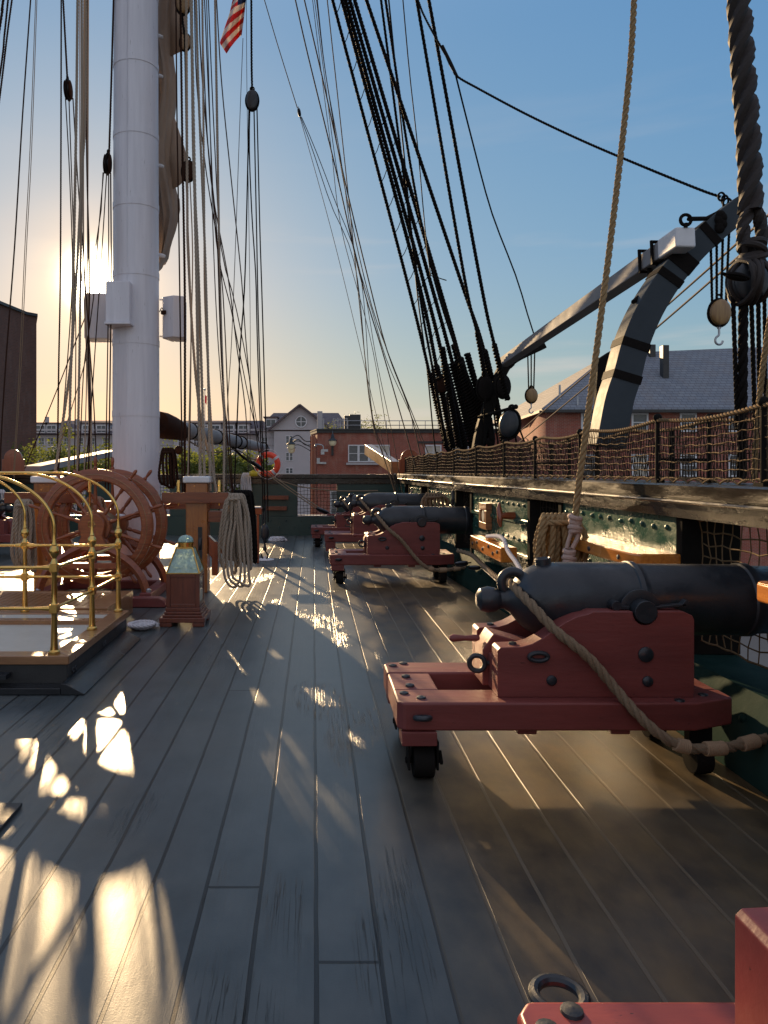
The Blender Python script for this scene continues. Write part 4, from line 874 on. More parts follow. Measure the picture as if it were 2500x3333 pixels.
# ------------------------------------------------------------------ life ring, hook, stern tackle, flag
lc = V((P(873, 0, 17.75).x, 17.75, 1.74))
lr = thing('life_ring', 'orange life ring with white bands standing on the stern rail', 'life ring', tuple(lc))
m = MB(); m.torus(lc, .235, .072, (.15, 1, .1), 40, 14); obj('ring', m, M['orange'], lr)
q_ = V((.15, 1, .1)).normalized(); uu = q_.cross(V((0, 0, 1))).normalized(); ww = uu.cross(q_)
for k in range(4):
    a = .65+PI/2*k; c = lc+(uu*math.cos(a)+ww*math.sin(a))*.235; tn = -uu*math.sin(a)+ww*math.cos(a); m = MB(); m.tube([c-tn*.03, c+tn*.03], .076, 14); obj('band', m, M['whiterope'], lr)
m = MB(); m.tube([lc+(uu*math.cos(a)+ww*math.sin(a))*(.33+.03*abs(math.sin(2*a-1.3))) for a in [2*PI*k/48 for k in range(48)]], .009, 6, closed=True); obj('grab_line', m, M['whiterope'], lr)
for i, ch in enumerate('USS CONSTITUTION'):
    if ch == ' ': continue
    a = R(150)-R(120)*i/15; c = lc+(V((math.cos(a), 0, math.sin(a))))*.235; o = text(ch, .07, (c.x, 17.75-.076-.035*math.cos(a)*0-.0, c.z), (PI/2, 0, 0), M['ink'], lr, 'letter'); o.rotation_euler = (PI/2, -(a-PI/2), 0)
m = MB(); c = P(824, 1542, 17.5); m.tube([c+V((-.09, 0, 0)), c, c+V((.10, 0, -.01))], [.05, .07, .05], 12); m.torus(c+V((0, -.02, .02)), .05, .02, (0, 1, 0), 12, 6); tag(obj('marker_light', m, M['yellow'], org=tuple(c)), 'yellow float light beside the life ring', 'float light')
hk = thing('hook_block', 'black lower pulley block with a hook hanging over the deck', 'pulley block', tuple(P(862, 1733, 13.1)))
c = P(862, 1733, 13.1); m = MB(); m.ball(c, .15, 18, (.52, .40, 1)); m.ball(c+V((0, -.045, 0)), .12, 14, (.45, .15, 1)); obj('shell', m, M['iron'], hk)
m = MB(); m.lathe([(.01, .15), (.03, .13), (.03, .02), (.045, 0), (.04, -.03), (.018, -.06), (.018, -.12), (.04, -.16), (.045, -.20), (.02, -.24)], c+V((0, 0, -.15)), (0, 0, 1), 12) if 0 else m.tube([c+V((0, 0, z)) for z in (-.13, -.17, -.20, -.24, -.28, -.32)], [.035, .03, .018, .020, .038, .03], 12)
b0 = c+V((0, 0, -.30)); m.tube(resample([b0, b0+V((.03, 0, -.06)), b0+V((.055, 0, -.11)), b0+V((.035, 0, -.16)), b0+V((-.02, 0, -.165)), b0+V((-.055, 0, -.12)), b0+V((-.06, 0, -.08))], .012), .015, 10); obj('hook', m, M['iron'], hk)
m = MB(); m.tube([c+V((-.04, 0, .12)), c+V((-.03, 0, .35)), c+V((.02, 0, .55)), c+V((0, 0, .12))], .016, 6); obj('becket', m, M['iron'], hk)
m = MB(); c = V((P(862, 0, 13.1).x, 13.1, .004)); m.lathe([(.17, 0), (.17, .012), (.12, .02), (.03, .024), (.02, .06)], c, (0, 0, 1), 26); tag(obj('deck_plate', m, M['whitetrim'], org=tuple(c)), 'round white plate on the deck under the hanging hook', 'deck plate')
a, b = P(838, 1517, 17.2), P(1050, 1663, 15.8)
block(a, .16, M['iron'], 'black block of the sheet tackle below the end of the boom', (-1, 0, .75), wide=.5); block(b, .14, M['iron'], 'black block of the sheet tackle beside the farthest gun', (1, 0, -.4), wide=.5)
for i, (o1, o2) in enumerate(((.04, .03), (-.02, -.03))):
    m = MB(); ropegeo(m, [a+V((.1, 0, -.08+o1)), (a+b)/2+V((0, 0, -.03+o1)), b+V((-.08, 0, .05+o2))], .013, False); tag(obj('tackle_fall', m, M['manilad']), ['upper tan line of the sheet tackle crossing the stern wall', 'lower tan line of the sheet tackle crossing the stern wall'][i], 'rope', 'lines of the sheet tackle')
m = MB(); ropegeo(m, [P(880, 1552, 17.3), P(960, 1580, 17), P(1080, 1597, 16.5), P(1230, 1597, 15.8)], .013, False); tag(obj('tackle_fall', m, M['manilad']), 'long tan line from the life ring to the dark right corner', 'rope', 'lines of the sheet tackle')
m = MB(); ropegeo(m, [P(700, 1400, 15), P(760, 1460, 16), P(800, 1495, 16.8), P(825, 1510, 17.1)], .03, False); tag(obj('sheet_pendant', m, M['tar']), 'thick black pendant above the sheet tackle block', 'rope')
# flag
m = MB(); NU, NV = 26, 39
Lp = [(0, 768, -50), (.55, 748, 40), (.80, 716, 141), (1, 738, 174)]; Rp = [(0, 800, -130), (.45, 802, -10), (.80, 794, 62), (1, 787, 114)]
def lerpk(K, t):
    for (a, x, y), (b, x2, y2) in zip(K, K[1:]):
        if t <= b: f = (t-a)/(b-a); return x+(x2-x)*f, y+(y2-y)*f
    return K[-1][1:]
for j in range(NV+1):
    v = j/NV; l_, r_ = lerpk(Lp, v), lerpk(Rp, v)
    for i in range(NU+1):
        u = i/NU; x = l_[0]+(r_[0]-l_[0])*u; y = l_[1]+(r_[1]-l_[1])*u-6*math.sin(PI*u); m.v.append(tuple(P(x, y, 16.0+.22*math.sin(u*7+v*3)+.05*math.sin(u*17))))
for j in range(NV):
    for i in range(NU):
        m.f.append((j*(NU+1)+i, j*(NU+1)+i+1, (j+1)*(NU+1)+i+1, (j+1)*(NU+1)+i)); st = j//3; m.m.append(2 if (j < 21 and i > 11) else (0 if st % 2 == 0 else 1))
fl = obj('ensign', m, [M['fred'], M['fwhite'], M['fblue']], sharp=180); tag(fl, 'red and white striped national flag hanging at the top of the photo', 'flag'); sd = fl.modifiers.new('s', 'SOLIDIFY'); sd.thickness = .008

# ------------------------------------------------------------------ running rigging
def line(name, label, mat, px, pts, cat='rope', group=None, strands=None, smooth=True):
    ps = [P(*p) for p in pts]
    if pts[0][1] < 0: ps.insert(0, ps[0]+(ps[0]-ps[1]).normalized()*2.5)
    Ym = sum(p[2] for p in pts)/len(pts); r = px*Ym/F; m = MB()
    st = (px > 2.6) if strands is None else strands
    ropegeo(m, ps, r, st, smooth); return tag(obj(name, m, M[mat]), label, cat, group)
GL = 'lines left of the mast'; GR = 'lines right of the mast'; GM = 'lines between the flag and the shrouds'
def z1(a, b, Y): return (a/1.8433, b/1.8433, Y)
def z2(a, b, Y): return (a/1.8433, 800+b/1.8433, Y)
L = [
 ('backstay', 'leftmost thick reddish stay in the top left corner', 'tarb', 4.2, [z1(28, -60, 9), z1(12, 60, 9), z1(-12, 230, 9), (-150, 1000, 9), (-260, 1560, 9)], GL),
 ('backstay', 'second reddish stay in the top left corner', 'tarb', 3.2, [z1(55, -60, 9.4), z1(28, 200, 9.4), z1(-8, 500, 9.4), (-120, 1000, 9.4), (-210, 1560, 9.4)], GL),
 ('backstay', 'third reddish stay in the top left corner', 'tarb', 3.0, [z1(80, -60, 9.8), z1(45, 200, 9.8), z1(-6, 620, 9.8), (-90, 1000, 9.8), (-160, 1560, 9.8)], GL),
 ('halyard', 'long brown line crossing the brick tower at the left edge', 'tarb', 2.4, [z1(188, -60, 10.2), z1(135, 700, 10.1), z2(88, 0, 10), z2(35, 700, 9.8), z2(2, 1250, 9.6), z2(0, 1420, 9.5)], GL),
 ('halyard', 'paired thin line passing the right side of the brick tower, left strand', 'manilad', 1.2, [z1(216, -60, 10.4), z1(180, 900, 10.3), z2(150, 0, 10.2), z2(118, 700, 10), z2(80, 1380, 9.8)], GL),
 ('halyard', 'paired thin line passing the right side of the brick tower, right strand', 'manilad', 1.2, [z1(224, -60, 10.45), z1(190, 900, 10.35), z2(160, 0, 10.2), z2(128, 700, 10), z2(84, 1400, 9.8)], GL),
 ('halyard', 'straight dark line left of the sun', 'tarb', 2.7, [z1(368, -60, 10.2), z1(366, 900, 10.1), z2(362, 200, 10), z2(352, 760, 9.9), z2(344, 1380, 9.8)], GL),
 ('pendant', 'dark pendant holding the leftmost hanging pulley block', 'tarb', 3.2, [z1(376, -60, 10.3), z1(392, 240, 10.3), z1(405, 485, 10.3)], GL),
 ('tackle_fall', 'left line below the leftmost hanging block', 'tarb', 1.8, [z1(393, 590, 10.3), z1(422, 1150, 10.2), z2(430, 300, 10), z2(352, 1340, 9.8)], GL),
 ('tackle_fall', 'middle line below the leftmost hanging block', 'tarb', 1.8, [z1(414, 595, 10.3), z1(436, 1250, 10.2), z2(455, 500, 10), z2(446, 1400, 9.8)], GL),
 ('tackle_fall', 'right line below the leftmost hanging block', 'tarb', 2.0, [z1(438, 590, 10.3), z1(468, 1100, 10.2), z1(500, 1500, 10.1), z2(530, 500, 10), z2(560, 900, 9.9), z2(580, 1320, 9.8)], GL),
 ('halyard', 'thick pale rope crossing the left edge of the sun and bending left to the rail', 'palerope', 4.6, [z1(467, -60, 10.1), z1(458, 700, 10), z2(442, 100, 9.9), z2(432, 600, 9.9), z2(400, 900, 9.8), z2(330, 1360, 9.75)], GL),
 ('halyard', 'thick pale rope next to it, running straight down to the rail', 'palerope', 4.2, [z1(491, -60, 10.15), z1(490, 900, 10), z1(468, 1500, 9.9), z2(440, 500, 9.9), z2(424, 800, 9.8), z2(412, 1380, 9.75)], GL),
 ('halyard', 'third thick pale rope, passing just left of the left loudspeaker', 'palerope', 4.0, [z1(516, -60, 10.2), z1(512, 700, 10.05), z1(492, 1100, 10), z2(478, 600, 9.9), z2(464, 1380, 9.75)], GL),
 ('halyard', 'reddish line running down over the sun disc', 'tarb', 2.6, [z1(522, -60, 10.2), z1(520, 900, 10.1), z1(538, 1659, 10), z2(530, 600, 9.9), z2(540, 1000, 9.8), z2(530, 1380, 9.75)], GL),
 ('halyard', 'thin line right beside the sun disc', 'tarb', 1.6, [z2(575, 0, 10.6), z2(600, -100, 10.6), z1(618, 1035, 10.5)], GL),
 ('pendant', 'dark pendant down the left edge of the mast to the second hanging block', 'tarb', 3.4, [z1(684, -60, 10.2), z1(668, 500, 10.2), z1(655, 925, 10.2)], GL),
 ('tackle_fall', 'left line below the block beside the mast', 'tarb', 1.8, [z1(622, 1035, 10.2), z1(590, 1400, 10.2), z1(560, 1800, 10.1), z2(505, 700, 9.9), z2(490, 1000, 9.8), z2(470, 1380, 9.7)], GL),
 ('tackle_fall', 'second line below the block beside the mast', 'tarb', 1.8, [z1(640, 1040, 10.2), z1(612, 1500, 10.1), z2(575, 560, 10), z2(545, 1000, 9.8), z2(510, 1370, 9.7)], GL),
 ('tackle_fall', 'third line below the block beside the mast', 'tarb', 2.0, [z1(652, 1040, 10.05), z1(652, 1659, 10.0), z2(645, 700, 9.9), z2(632, 1480, 9.7)], GL),
 ('tackle_fall', 'fourth line below the block, hugging the mast edge', 'tarb', 2.4, [z1(664, 1040, 10.05), z1(668, 1659, 10.0), z2(662, 700, 9.9), z2(650, 1480, 9.7)], GL),
 ('vang', 'upper diagonal line slanting from the left loudspeaker down to the left', 'tarb', 1.7, [z2(570, 310, 10.7), z2(522, 400, 10.6), z2(360, 820, 10.8), z2(150, 1335, 11.2)], GL),
 ('vang', 'lower diagonal line slanting down to the left over the far rooftops', 'manilad', 1.5, [z2(640, 90, 10.4), z2(510, 700, 10.8), z2(345, 1240, 11.2)], GL),
 ('buntline', 'pale line crossing to the right behind the left loudspeaker', 'palerope', 2.6, [z1(505, -60, 10.3), z1(500, 1300, 10.2), z2(512, 330, 10.1), z2(528, 800, 10), z2(536, 1100, 9.9), z2(528, 1400, 9.75)], GL),
 ('buntline', 'pale line just right of the previous one, ending at the wheel', 'palerope', 2.6, [z1(530, -60, 10.4), z1(526, 1500, 10.2), z2(532, 560, 10.1), z2(545, 850, 10), z2(548, 1100, 9.9), z2(545, 1400, 9.75)], GL),
 ('buntline', 'thin pale line ending at the top spoke of the wheel', 'palerope', 1.7, [z1(478, -60, 10.4), z1(482, 1400, 10.3), z2(500, 280, 10.2), z2(520, 700, 10), z2(512, 1100, 9.9), z2(505, 1370, 9.75)], GL),
 # right of the mast
 ('brail', 'dark line over the sail edge, first to the right of the mast', 'tarb', 2.6, [z1(1055, -60, 10.3), z1(1062, 700, 10.2), z1(1072, 1300, 10.1), z2(1082, 500, 10), z2(1095, 1480, 9.85)], GR),
 ('brail', 'very dark thick line, second to the right of the mast', 'tarb', 4.0, [z1(1082, -60, 10.3), z1(1095, 900, 10.2), z1(1108, 1659, 10), z2(1110, 700, 9.95), z2(1108, 1480, 9.85)], GR),
 ('pendant', 'dark pendant with the blocks over the sail edge', 'tar', 4.0, [z1(1092, -60, 10.5), z1(1095, 110, 10.5), z1(1112, 300, 10.45), z1(1122, 980, 10.4)], GR),
 ('tackle_fall', 'left line under the block at the sail edge', 'tarb', 2.2, [z1(1116, 1085, 10.4), z1(1140, 1659, 10.2), z2(1146, 600, 10.1), z2(1134, 1480, 9.85)], GR),
 ('tackle_fall', 'right line under the block at the sail edge', 'palerope', 2.2, [z1(1140, 1085, 10.4), z1(1156, 1500, 10.2), z2(1150, 400, 10.1), z2(1125, 1480, 9.85)], GR),
 ('halyard', 'thickest pale rope right of the mast', 'palerope', 5.4, [z1(1146, -60, 10.0), z1(1158, 600, 9.95), z1(1170, 1200, 9.9), z1(1180, 1659, 9.85), z2(1192, 900, 9.8), z2(1200, 1200, 9.75), z2(1202, 1400, 9.7)], GR),
 ('halyard', 'second thick pale rope right of the mast', 'palerope', 4.6, [z1(1150, -60, 10.1), z1(1160, 900, 10), z1(1186, 1500, 9.9), z2(1205, 600, 9.85), z2(1218, 1050, 9.75), z2(1228, 1400, 9.7)], GR),
 ('halyard', 'third thick pale rope, fanning down to the capped post', 'palerope', 4.2, [z1(1176, -60, 10.1), z1(1190, 500, 10.05), z1(1218, 1200, 9.95), z1(1235, 1659, 9.9), z2(1250, 800, 9.8), z2(1262, 1470, 9.7)], GR),
 ('halyard', 'fourth pale rope, crossing rightward low down', 'palerope', 4.4, [z1(1118, -60, 10.3), z1(1124, 1200, 10.1), z2(1130, 60, 10), z2(1160, 600, 9.9), z2(1200, 1000, 9.85), z2(1260, 1280, 9.8), z2(1300, 1480, 9.7)], GR),
 ('buntline', 'pale line reaching the beam right of the capped post, left one', 'palerope', 3.6, [z1(1214, -60, 10.3), z1(1226, 1300, 10.2), z2(1230, 300, 10.1), z2(1252, 800, 10), z2(1275, 1200, 9.9), z2(1292, 1470, 9.75)], GR),
 ('buntline', 'pale line reaching the beam right of the capped post, middle one', 'palerope', 3.8, [z1(1290, -60, 10.6), z1(1300, 600, 10.5), z1(1312, 1300, 10.3), z2(1325, 500, 10.1), z2(1345, 1000, 9.9), z2(1342, 1475, 9.75)], GR),
 ('buntline', 'brown line leaning right, from the mast top to the hank', 'tarb', 2.4, [z1(1192, -60, 10.5), z1(1205, 350, 10.5), z1(1250, 900, 10.4), z1(1300, 1380, 10.2), z2(1330, 700, 10), z2(1392, 1480, 9.8)], GR),
 ('buntline', 'brown line leaning right, crossing the fan of pale ropes', 'tarb', 2.0, [z1(1165, -60, 10.6), z1(1180, 500, 10.6), z1(1240, 1050, 10.4), z1(1330, 1659, 10.2), z2(1375, 1100, 10), z2(1400, 1500, 9.8)], GR),
 ('buntline', 'grey line leaning right, third of the fan', 'thin', 2.0, [z1(1210, -60, 10.8), z1(1228, 500, 10.7), z1(1268, 1100, 10.6), z1(1368, 1659, 10.5), z2(1420, 600, 10.8), z2(1475, 1000, 11.5), z2(1490, 1350, 12)], GR),
 ('buntline', 'grey line leaning right, fourth of the fan', 'thin', 1.8, [z1(1238, -60, 10.8), z1(1262, 800, 10.7), z1(1282, 1500, 10.5), z2(1310, 600, 10.3), z2(1362, 1250, 10), z2(1385, 1500, 9.8)], GR),
 ('buntline', 'straight grey line left of the flag', 'thin', 2.2, [z1(1292, -60, 11), z1(1306, 700, 10.9), z1(1322, 1659, 10.6), z2(1340, 800, 10.3), z2(1362, 1480, 9.9)], GR),
 ('buntline', 'dark line passing left of the flag and slanting to the life ring', 'thin', 2.0, [z1(1296, -60, 12), z1(1330, 500, 12.2), z1(1390, 1100, 12.6), z1(1448, 1659, 13), z2(1478, 600, 13.5), z2(1520, 1000, 14), z2(1562, 1300, 15)], GR),
 ('buntline', 'brown line from the fan to the stern, above the boom end', 'tarb', 1.8, [z1(1225, -60, 11.6), z1(1262, 800, 11.8), z2(1300, 0, 12), z2(1380, 350, 12.4), z2(1440, 650, 13), z2(1500, 950, 14), z2(1556, 1180, 15.5)], GR),
 ('buntline', 'parallel brown line to the stern, just above the other', 'tarb', 1.8, [z1(1248, -60, 11.6), z1(1285, 800, 11.8), z2(1325, 0, 12), z2(1400, 300, 12.4), z2(1470, 640, 13), z2(1545, 1090, 15.5)], GR),
 ('flag_halyard', 'thin line hanging straight down from the flag', 'thin', 1.3, [z1(1458, 230, 15.8), z1(1440, 700, 15.5), z1(1412, 1500, 15), z2(1388, 600, 14), z2(1368, 900, 13.5), z2(1352, 1300, 13)], GR),
 ('flag_halyard', 'very thin line between the flag and the block pendant', 'thin', 1.0, [z1(1478, -60, 14), z1(1482, 550, 14), z1(1496, 1500, 14), z2(1502, 600, 14), z2(1500, 1380, 14)], GR),
 ('pendant', 'black pendant above the block right of the flag', 'tar', 3.6, [z1(1508, -60, 13.1), z1(1510, 380, 13.1), z1(1514, 550, 13.1)], GR),
 ('tackle_fall', 'leftmost line between the upper block and the hook block', 'tar', 2.5, [z1(1494, 655, 13.1), z1(1470, 1659, 13.1), z2(1442, 600, 13.1), z2(1425, 1000, 13), z2(1405, 1480, 12.9)], GR),
 ('tackle_fall', 'second line between the upper block and the hook block', 'tar', 2.3, [z1(1499, 655, 13.1), z1(1496, 900, 13.1), z1(1512, 1300, 13.1), z1(1535, 1659, 13.1), z2(1545, 600, 13.1), z2(1575, 1450, 13.1), (857, 1690, 13.1)], GR),
 ('tackle_fall', 'third line between the upper block and the hook block', 'tar', 2.3, [z1(1524, 650, 13.1), z1(1540, 1400, 13.1), z2(1552, 500, 13.1), z2(1582, 1350, 13.1), (864, 1688, 13.1)], GR),
 ('tackle_fall', 'rightmost line between the upper block and the hook block', 'tar', 2.3, [z1(1542, 650, 13.1), z1(1560, 1400, 13.1), z2(1572, 300, 13.1), z2(1602, 1350, 13.1), (873, 1700, 13.1)], GR),
]
def z5(a, b, Y): return (1000+a/1.8433, b/1.8433, Y)
def z7(a, b, Y): return (1200+a/2.37, 900+b/2.37, Y)
L += [
 ('lift', 'thin dark line down to the small round block against the blue sky', 'thin', 1.6, [(852, -30, 13), (905, 150, 13.2), (968, 352, 13.5)], GM),
 ('lift_bridle', 'left thin line fanning out below the small round block', 'thin', 1.0, [(976, 380, 13.5), (1010, 500, 13.8), (1060, 680, 14.3), z5(215, 1659, 15), z7(130, 1350, 16.5), z7(250, 1690, 16.9)], GM),
 ('lift_bridle', 'middle thin line fanning out below the small round block', 'thin', 1.2, [(978, 380, 13.5), (1015, 480, 13.8), (1075, 660, 14.3), (1160, 885, 15), z7(20, 1050, 16), z7(220, 1690, 16.9)], GM),
 ('lift_bridle', 'right thin line fanning out below the small round block', 'thin', 1.2, [(981, 380, 13.5), (1020, 470, 13.8), (1085, 640, 14.3), (1175, 905, 15), z7(30, 1080, 16), z7(160, 1400, 16.5)], GM),
 ('backstay_fall', 'dark slanting line, leftmost of the long pair above the small block', 'thin', 2.2, [(955, -30, 12.5), (1000, 170, 12.7), (1095, 560, 13.2), z7(-60, 20, 14), z7(110, 590, 14.5), z7(300, 1250, 15.5), z7(430, 1720, 16)], GM),
 ('backstay_fall', 'dark slanting line, right one of the long pair', 'thin', 2.2, [(984, -30, 12.5), (1060, 300, 12.8), (1125, 600, 13.2), z7(0, 30, 14), z7(145, 580, 14.5), z7(330, 1080, 15.5), z7(465, 1700, 16)], GM),
 ('backstay_fall', 'thin line of the steep bundle, first from the left', 'thin', 1.2, [(1014, -30, 13), (1045, 230, 13.2), (1080, 500, 13.6), (1112, 750, 14), z7(0, 420, 14.5), z7(110, 1010, 15.3), z7(215, 1690, 16)], GM),
 ('backstay_fall', 'thin line of the steep bundle, second from the left', 'thin', 1.2, [(1020, -30, 13), (1055, 240, 13.2), (1105, 600, 13.6), z7(-30, 120, 14.2), z7(60, 640, 14.6), z7(195, 1280, 15.5), z7(262, 1690, 16)], GM),
 ('backstay_fall', 'thin line of the steep bundle, third from the left', 'thin', 1.7, [(1027, -30, 13), (1060, 240, 13.2), (1128, 640, 13.8), (1200, 960, 14.5), z7(150, 590, 14.8), z7(350, 1090, 15.5), z7(462, 1370, 16)], GM),
 ('backstay_fall', 'thin line of the steep bundle, last on the right', 'thin', 1.4, [(1030, -30, 13.2), (1060, 240, 13.4), (1110, 520, 13.8), (1150, 800, 14.2), z7(20, 240, 14.5), z7(140, 650, 15), z7(340, 1100, 15.8), z7(440, 1370, 16.2)], GM),
 ('port_halyard', 'pale line standing in front of the teak davit beam', 'manilad', 1.8, [(1062, -30, 13), (1130, 600, 14.2), z7(20, 1050, 15.6), z7(90, 1300, 15.8), z7(212, 1700, 16)], GM),
 ('backstay_fall', 'thin tarred line right of the main shrouds, dropping nearly straight', 'tar', 1.9, [z5(570, -50, 9.5), z5(610, 400, 9.8), z5(665, 900, 10.2), z5(710, 1400, 10.6), z5(752, 1700, 11), z7(600, 30, 11)], GM),
 ('backstay_fall', 'thin tarred line left of the shroud feet ending at the net corner', 'tar', 2.6, [(1262, -33, 12.4), (1310, 450, 13.2), z7(362, 0, 14), z7(400, 330, 14.3), z7(450, 700, 14.8), z7(500, 1230, 15.4), z7(520, 1370, 15.6)], GM),
]
GS = 'tarred mizzen shrouds'
def shroud(label, pts, px0, px1, k0, Y0=11.0, group=GS):
    """tarred shroud; its lowest part is served thicker (from point k0 on)"""
    n = len(pts); ps = [P(x, y, Y) for x, y, Y in pts]; m = MB()
    if pts[0][1] < 0: ps.insert(0, ps[0]+(ps[0]-ps[1]).normalized()*2.5); k0 = k0+1 if k0 >= 0 else k0; r0, r1 = px0, px1
    step = .022; q = resample(ps, step); rr = []; d = 0; tot = sum((q[i+1]-q[i]).length for i in range(len(q)-1)); zk = ps[k0].z
    for p in q:
        r = px0*p.y/F if p.z > zk else px1*p.y/F; rr.append(r)
    m.tube(q, rr, 12, lobes=3, lay=.17); t = tag(obj('shroud', m, M['tar'], org=tuple(ps[-1])), label, 'shroud', group)
    return t, ps
SH = []
def S(label, a, px0=4.6, px1=8.5, k0=-2): SH.append(shroud(label, a, px0, px1, k0))
Yb = [15.2, 14.2, 13.6, 13.0, 12.4, 11.6, 11.2]
def q3(*a): return [(x, y, Y) for x, y, Y in a]
S('leftmost tarred shroud, carrying the left ends of the ratlines', q3((1074, -33, 12.0), (1321, 900, 13.7), (1398, 1216, 14.4), (1453, 1457, 15.1)), 5.6, 9.5)
S('second tarred shroud from the left', q3((1104, -33, 11.9), (1355, 890, 13.3), (1420, 1190, 13.9), (1474, 1457, 14.5)), 6.6, 11.0)
S('third tarred shroud from the left', q3((1116, -33, 11.8), (1374, 900, 13.0), (1446, 1185, 13.6), (1512, 1453, 14.2)), 6.8, 13.5)
S('fourth tarred shroud from the left', q3((1129, -33, 11.7), (1396, 900, 12.8), (1472, 1180, 13.3), (1537, 1453, 13.8)), 6.8, 13.5)
S('fifth tarred shroud from the left, carrying the right ends of the ratlines', q3((1145, -33, 11.6), (1420, 900, 12.5), (1496, 1165, 12.9), (1571, 1446, 13.4)), 6.8, 13.5)
S('heavy shroud crossing the others down to the foot of the boat boom', q3((1182, -33, 10.6), (1495, 900, 12.0), (1575, 1140, 12.5), (1640, 1440, 13.2)), 6.2, 12.0)
S('upper backstay joining the crossing shroud, left strand', q3((1236, -33, 11.0), (1358, 900, 12.3), (1408, 1200, 12.9), (1450, 1440, 13.6)), 4.4, 6.0)
S('upper backstay joining the crossing shroud, right strand', q3((1250, -33, 11.0), (1340, 560, 11.7), (1412, 900, 12.3), (1500, 1180, 12.8), (1596, 1440, 13.5)), 4.6, 11.0)
S('left one of the two clear backstays right of the shrouds', q3((1351, -33, 9.8), (1509, 890, 11.2), (1552, 1080, 11.5), (1578, 1225, 11.8)), 5.6, 8.0)
S('right one of the two clear backstays right of the shrouds', q3((1390, -33, 9.4), (1561, 900, 10.9), (1608, 1120, 11.3), (1652, 1300, 11.8)), 6.0, 9.5)
for lab_, a_ in (('extra thick served shroud leg behind the third shroud', [(1438, 1130, 13.4), (1494, 1455, 14.0)]), ('extra thick served shroud leg behind the fifth shroud', [(1478, 1120, 13.1), (1552, 1450, 13.6)]), ('extra thick served shroud leg right of the fifth shroud', [(1520, 1150, 12.9), (1600, 1445, 13.3)])): shroud(lab_, a_, 11.0, 11.0, 0)
# ratlines between neighbouring shrouds
rt = thing('ratlines', 'thin ratlines tied across the tarred shrouds like ladder rungs', 'ratlines', tuple(SH[0][1][-1]), None)
def at_z(ps, z):
    for a, b in zip(ps, ps[1:]):
        if (a.z-z)*(b.z-z) <= 0 and abs(a.z-b.z) > 1e-6: return a.lerp(b, (a.z-z)/(a.z-b.z))
    return None
z = 2.3; i = 0
while z < 9.2:
    m = MB(); q = [at_z(SH[k][1], z+.13*k*.2+(.10*k if k < 2 else .2)) for k in range(5)]; q = [p for p in q if p]
    if len(q) > 1:
        ps = []
        for a, b in zip(q, q[1:]): ps += [a, a.lerp(b, .5)-V((0, 0, .03))]
        ps.append(q[-1]); m.tube(ps, .0075, 5)
        for p in q: m.ball(p, .028, 6)
        obj('ratline', m, M['tar'], rt)
    z += .40; i += 1
for k, (lab, a, b) in enumerate((('upper black sheer pole lashed across the shrouds, level with the big end block', z7(850, 1085, 12.6), z7(1135, 1005, 11.6)), ('short stave across the two left shrouds', z7(515, 795, 14), z7(600, 760, 13.6)))):
    m = MB(); m.tube([P(*a), P(*b)], .026, 10); m.ball(P(*b), .04, 8); tag(obj('sheer_pole', m, M['tar']), lab, 'pole')
# lanyards and hearts where the shrouds meet the rail
for k, (x, y, Y) in enumerate([z7(620, 1325, 15.1), z7(730, 1315, 14.2), z7(800, 1300, 13.8), z7(875, 1290, 13.4), z7(940, 1285, 13.2)]):
    c = P(x, y, Y); m = MB(); m.ball(c+V((0, 0, .02)), .085, 12, (1, .6, 1.1)); m.cyl(c+V((0, 0, -.35)), c, .045, n=8); m.cyl(c+V((.03, -.02, .05)), c+V((-.02, 0, .45)), .055, .05, n=10)
    tag(obj('deadeye', m, M['tar'], org=tuple(c)), ['deadeye at the foot of the leftmost shroud', 'deadeye at the foot of the second shroud group', 'deadeye at the foot of the fourth shroud', 'deadeye at the foot of the fifth shroud', 'deadeye beside the crossing shroud'][k], 'deadeye', 'deadeyes behind the netting')
block(P(*z7(895, 865, 12.5)), .20, M['tar'], 'large black block hanging where the left clear backstay ends', (0, 0, 1), sheaves=2)
block(P(*z7(1035, 850, 12.2)), .18, M['tar'], 'large black block under the foot of the boat boom', (0, 0, 1), sheaves=1)
block(P(*z7(1090, 1140, 11.7)), .215, M['iron'], 'biggest oval black block low behind the netting, left of the slate roof', (.1, 0, 1), sheaves=1, wide=.75, rz=.9)
block(P(*z7(565, 830, 14)), .17, M['tarb'], 'dark block between the two left shrouds', (0, 0, 1))
for k, (a, b) in enumerate([((985, 900), (1030, 1290)), ((950, 930), (1000, 1300)), ((1075, 1230), (1085, 1310)), ((1130, 1210), (1140, 1300)), ((1165, 1180), (1205, 1285)), ((600, 900), (640, 1180)), ((900, 930), (880, 1290))]):
    L.append(('lanyard', ['steel-thin lanyard under the crossing shroud', 'lanyard left of it', 'lanyard under the biggest oval block, left', 'lanyard under the biggest oval block, middle', 'lanyard under the biggest oval block, right', 'brown lanyard between the two left shrouds', 'lanyard below the two-sheaved block'][k], 'tar', 3.0, [z7(*a, 12.3), z7(*b, 12.5)], 'lanyards behind the netting'))
for x, y in ((1290, 0), (0, 0))[:0]: pass
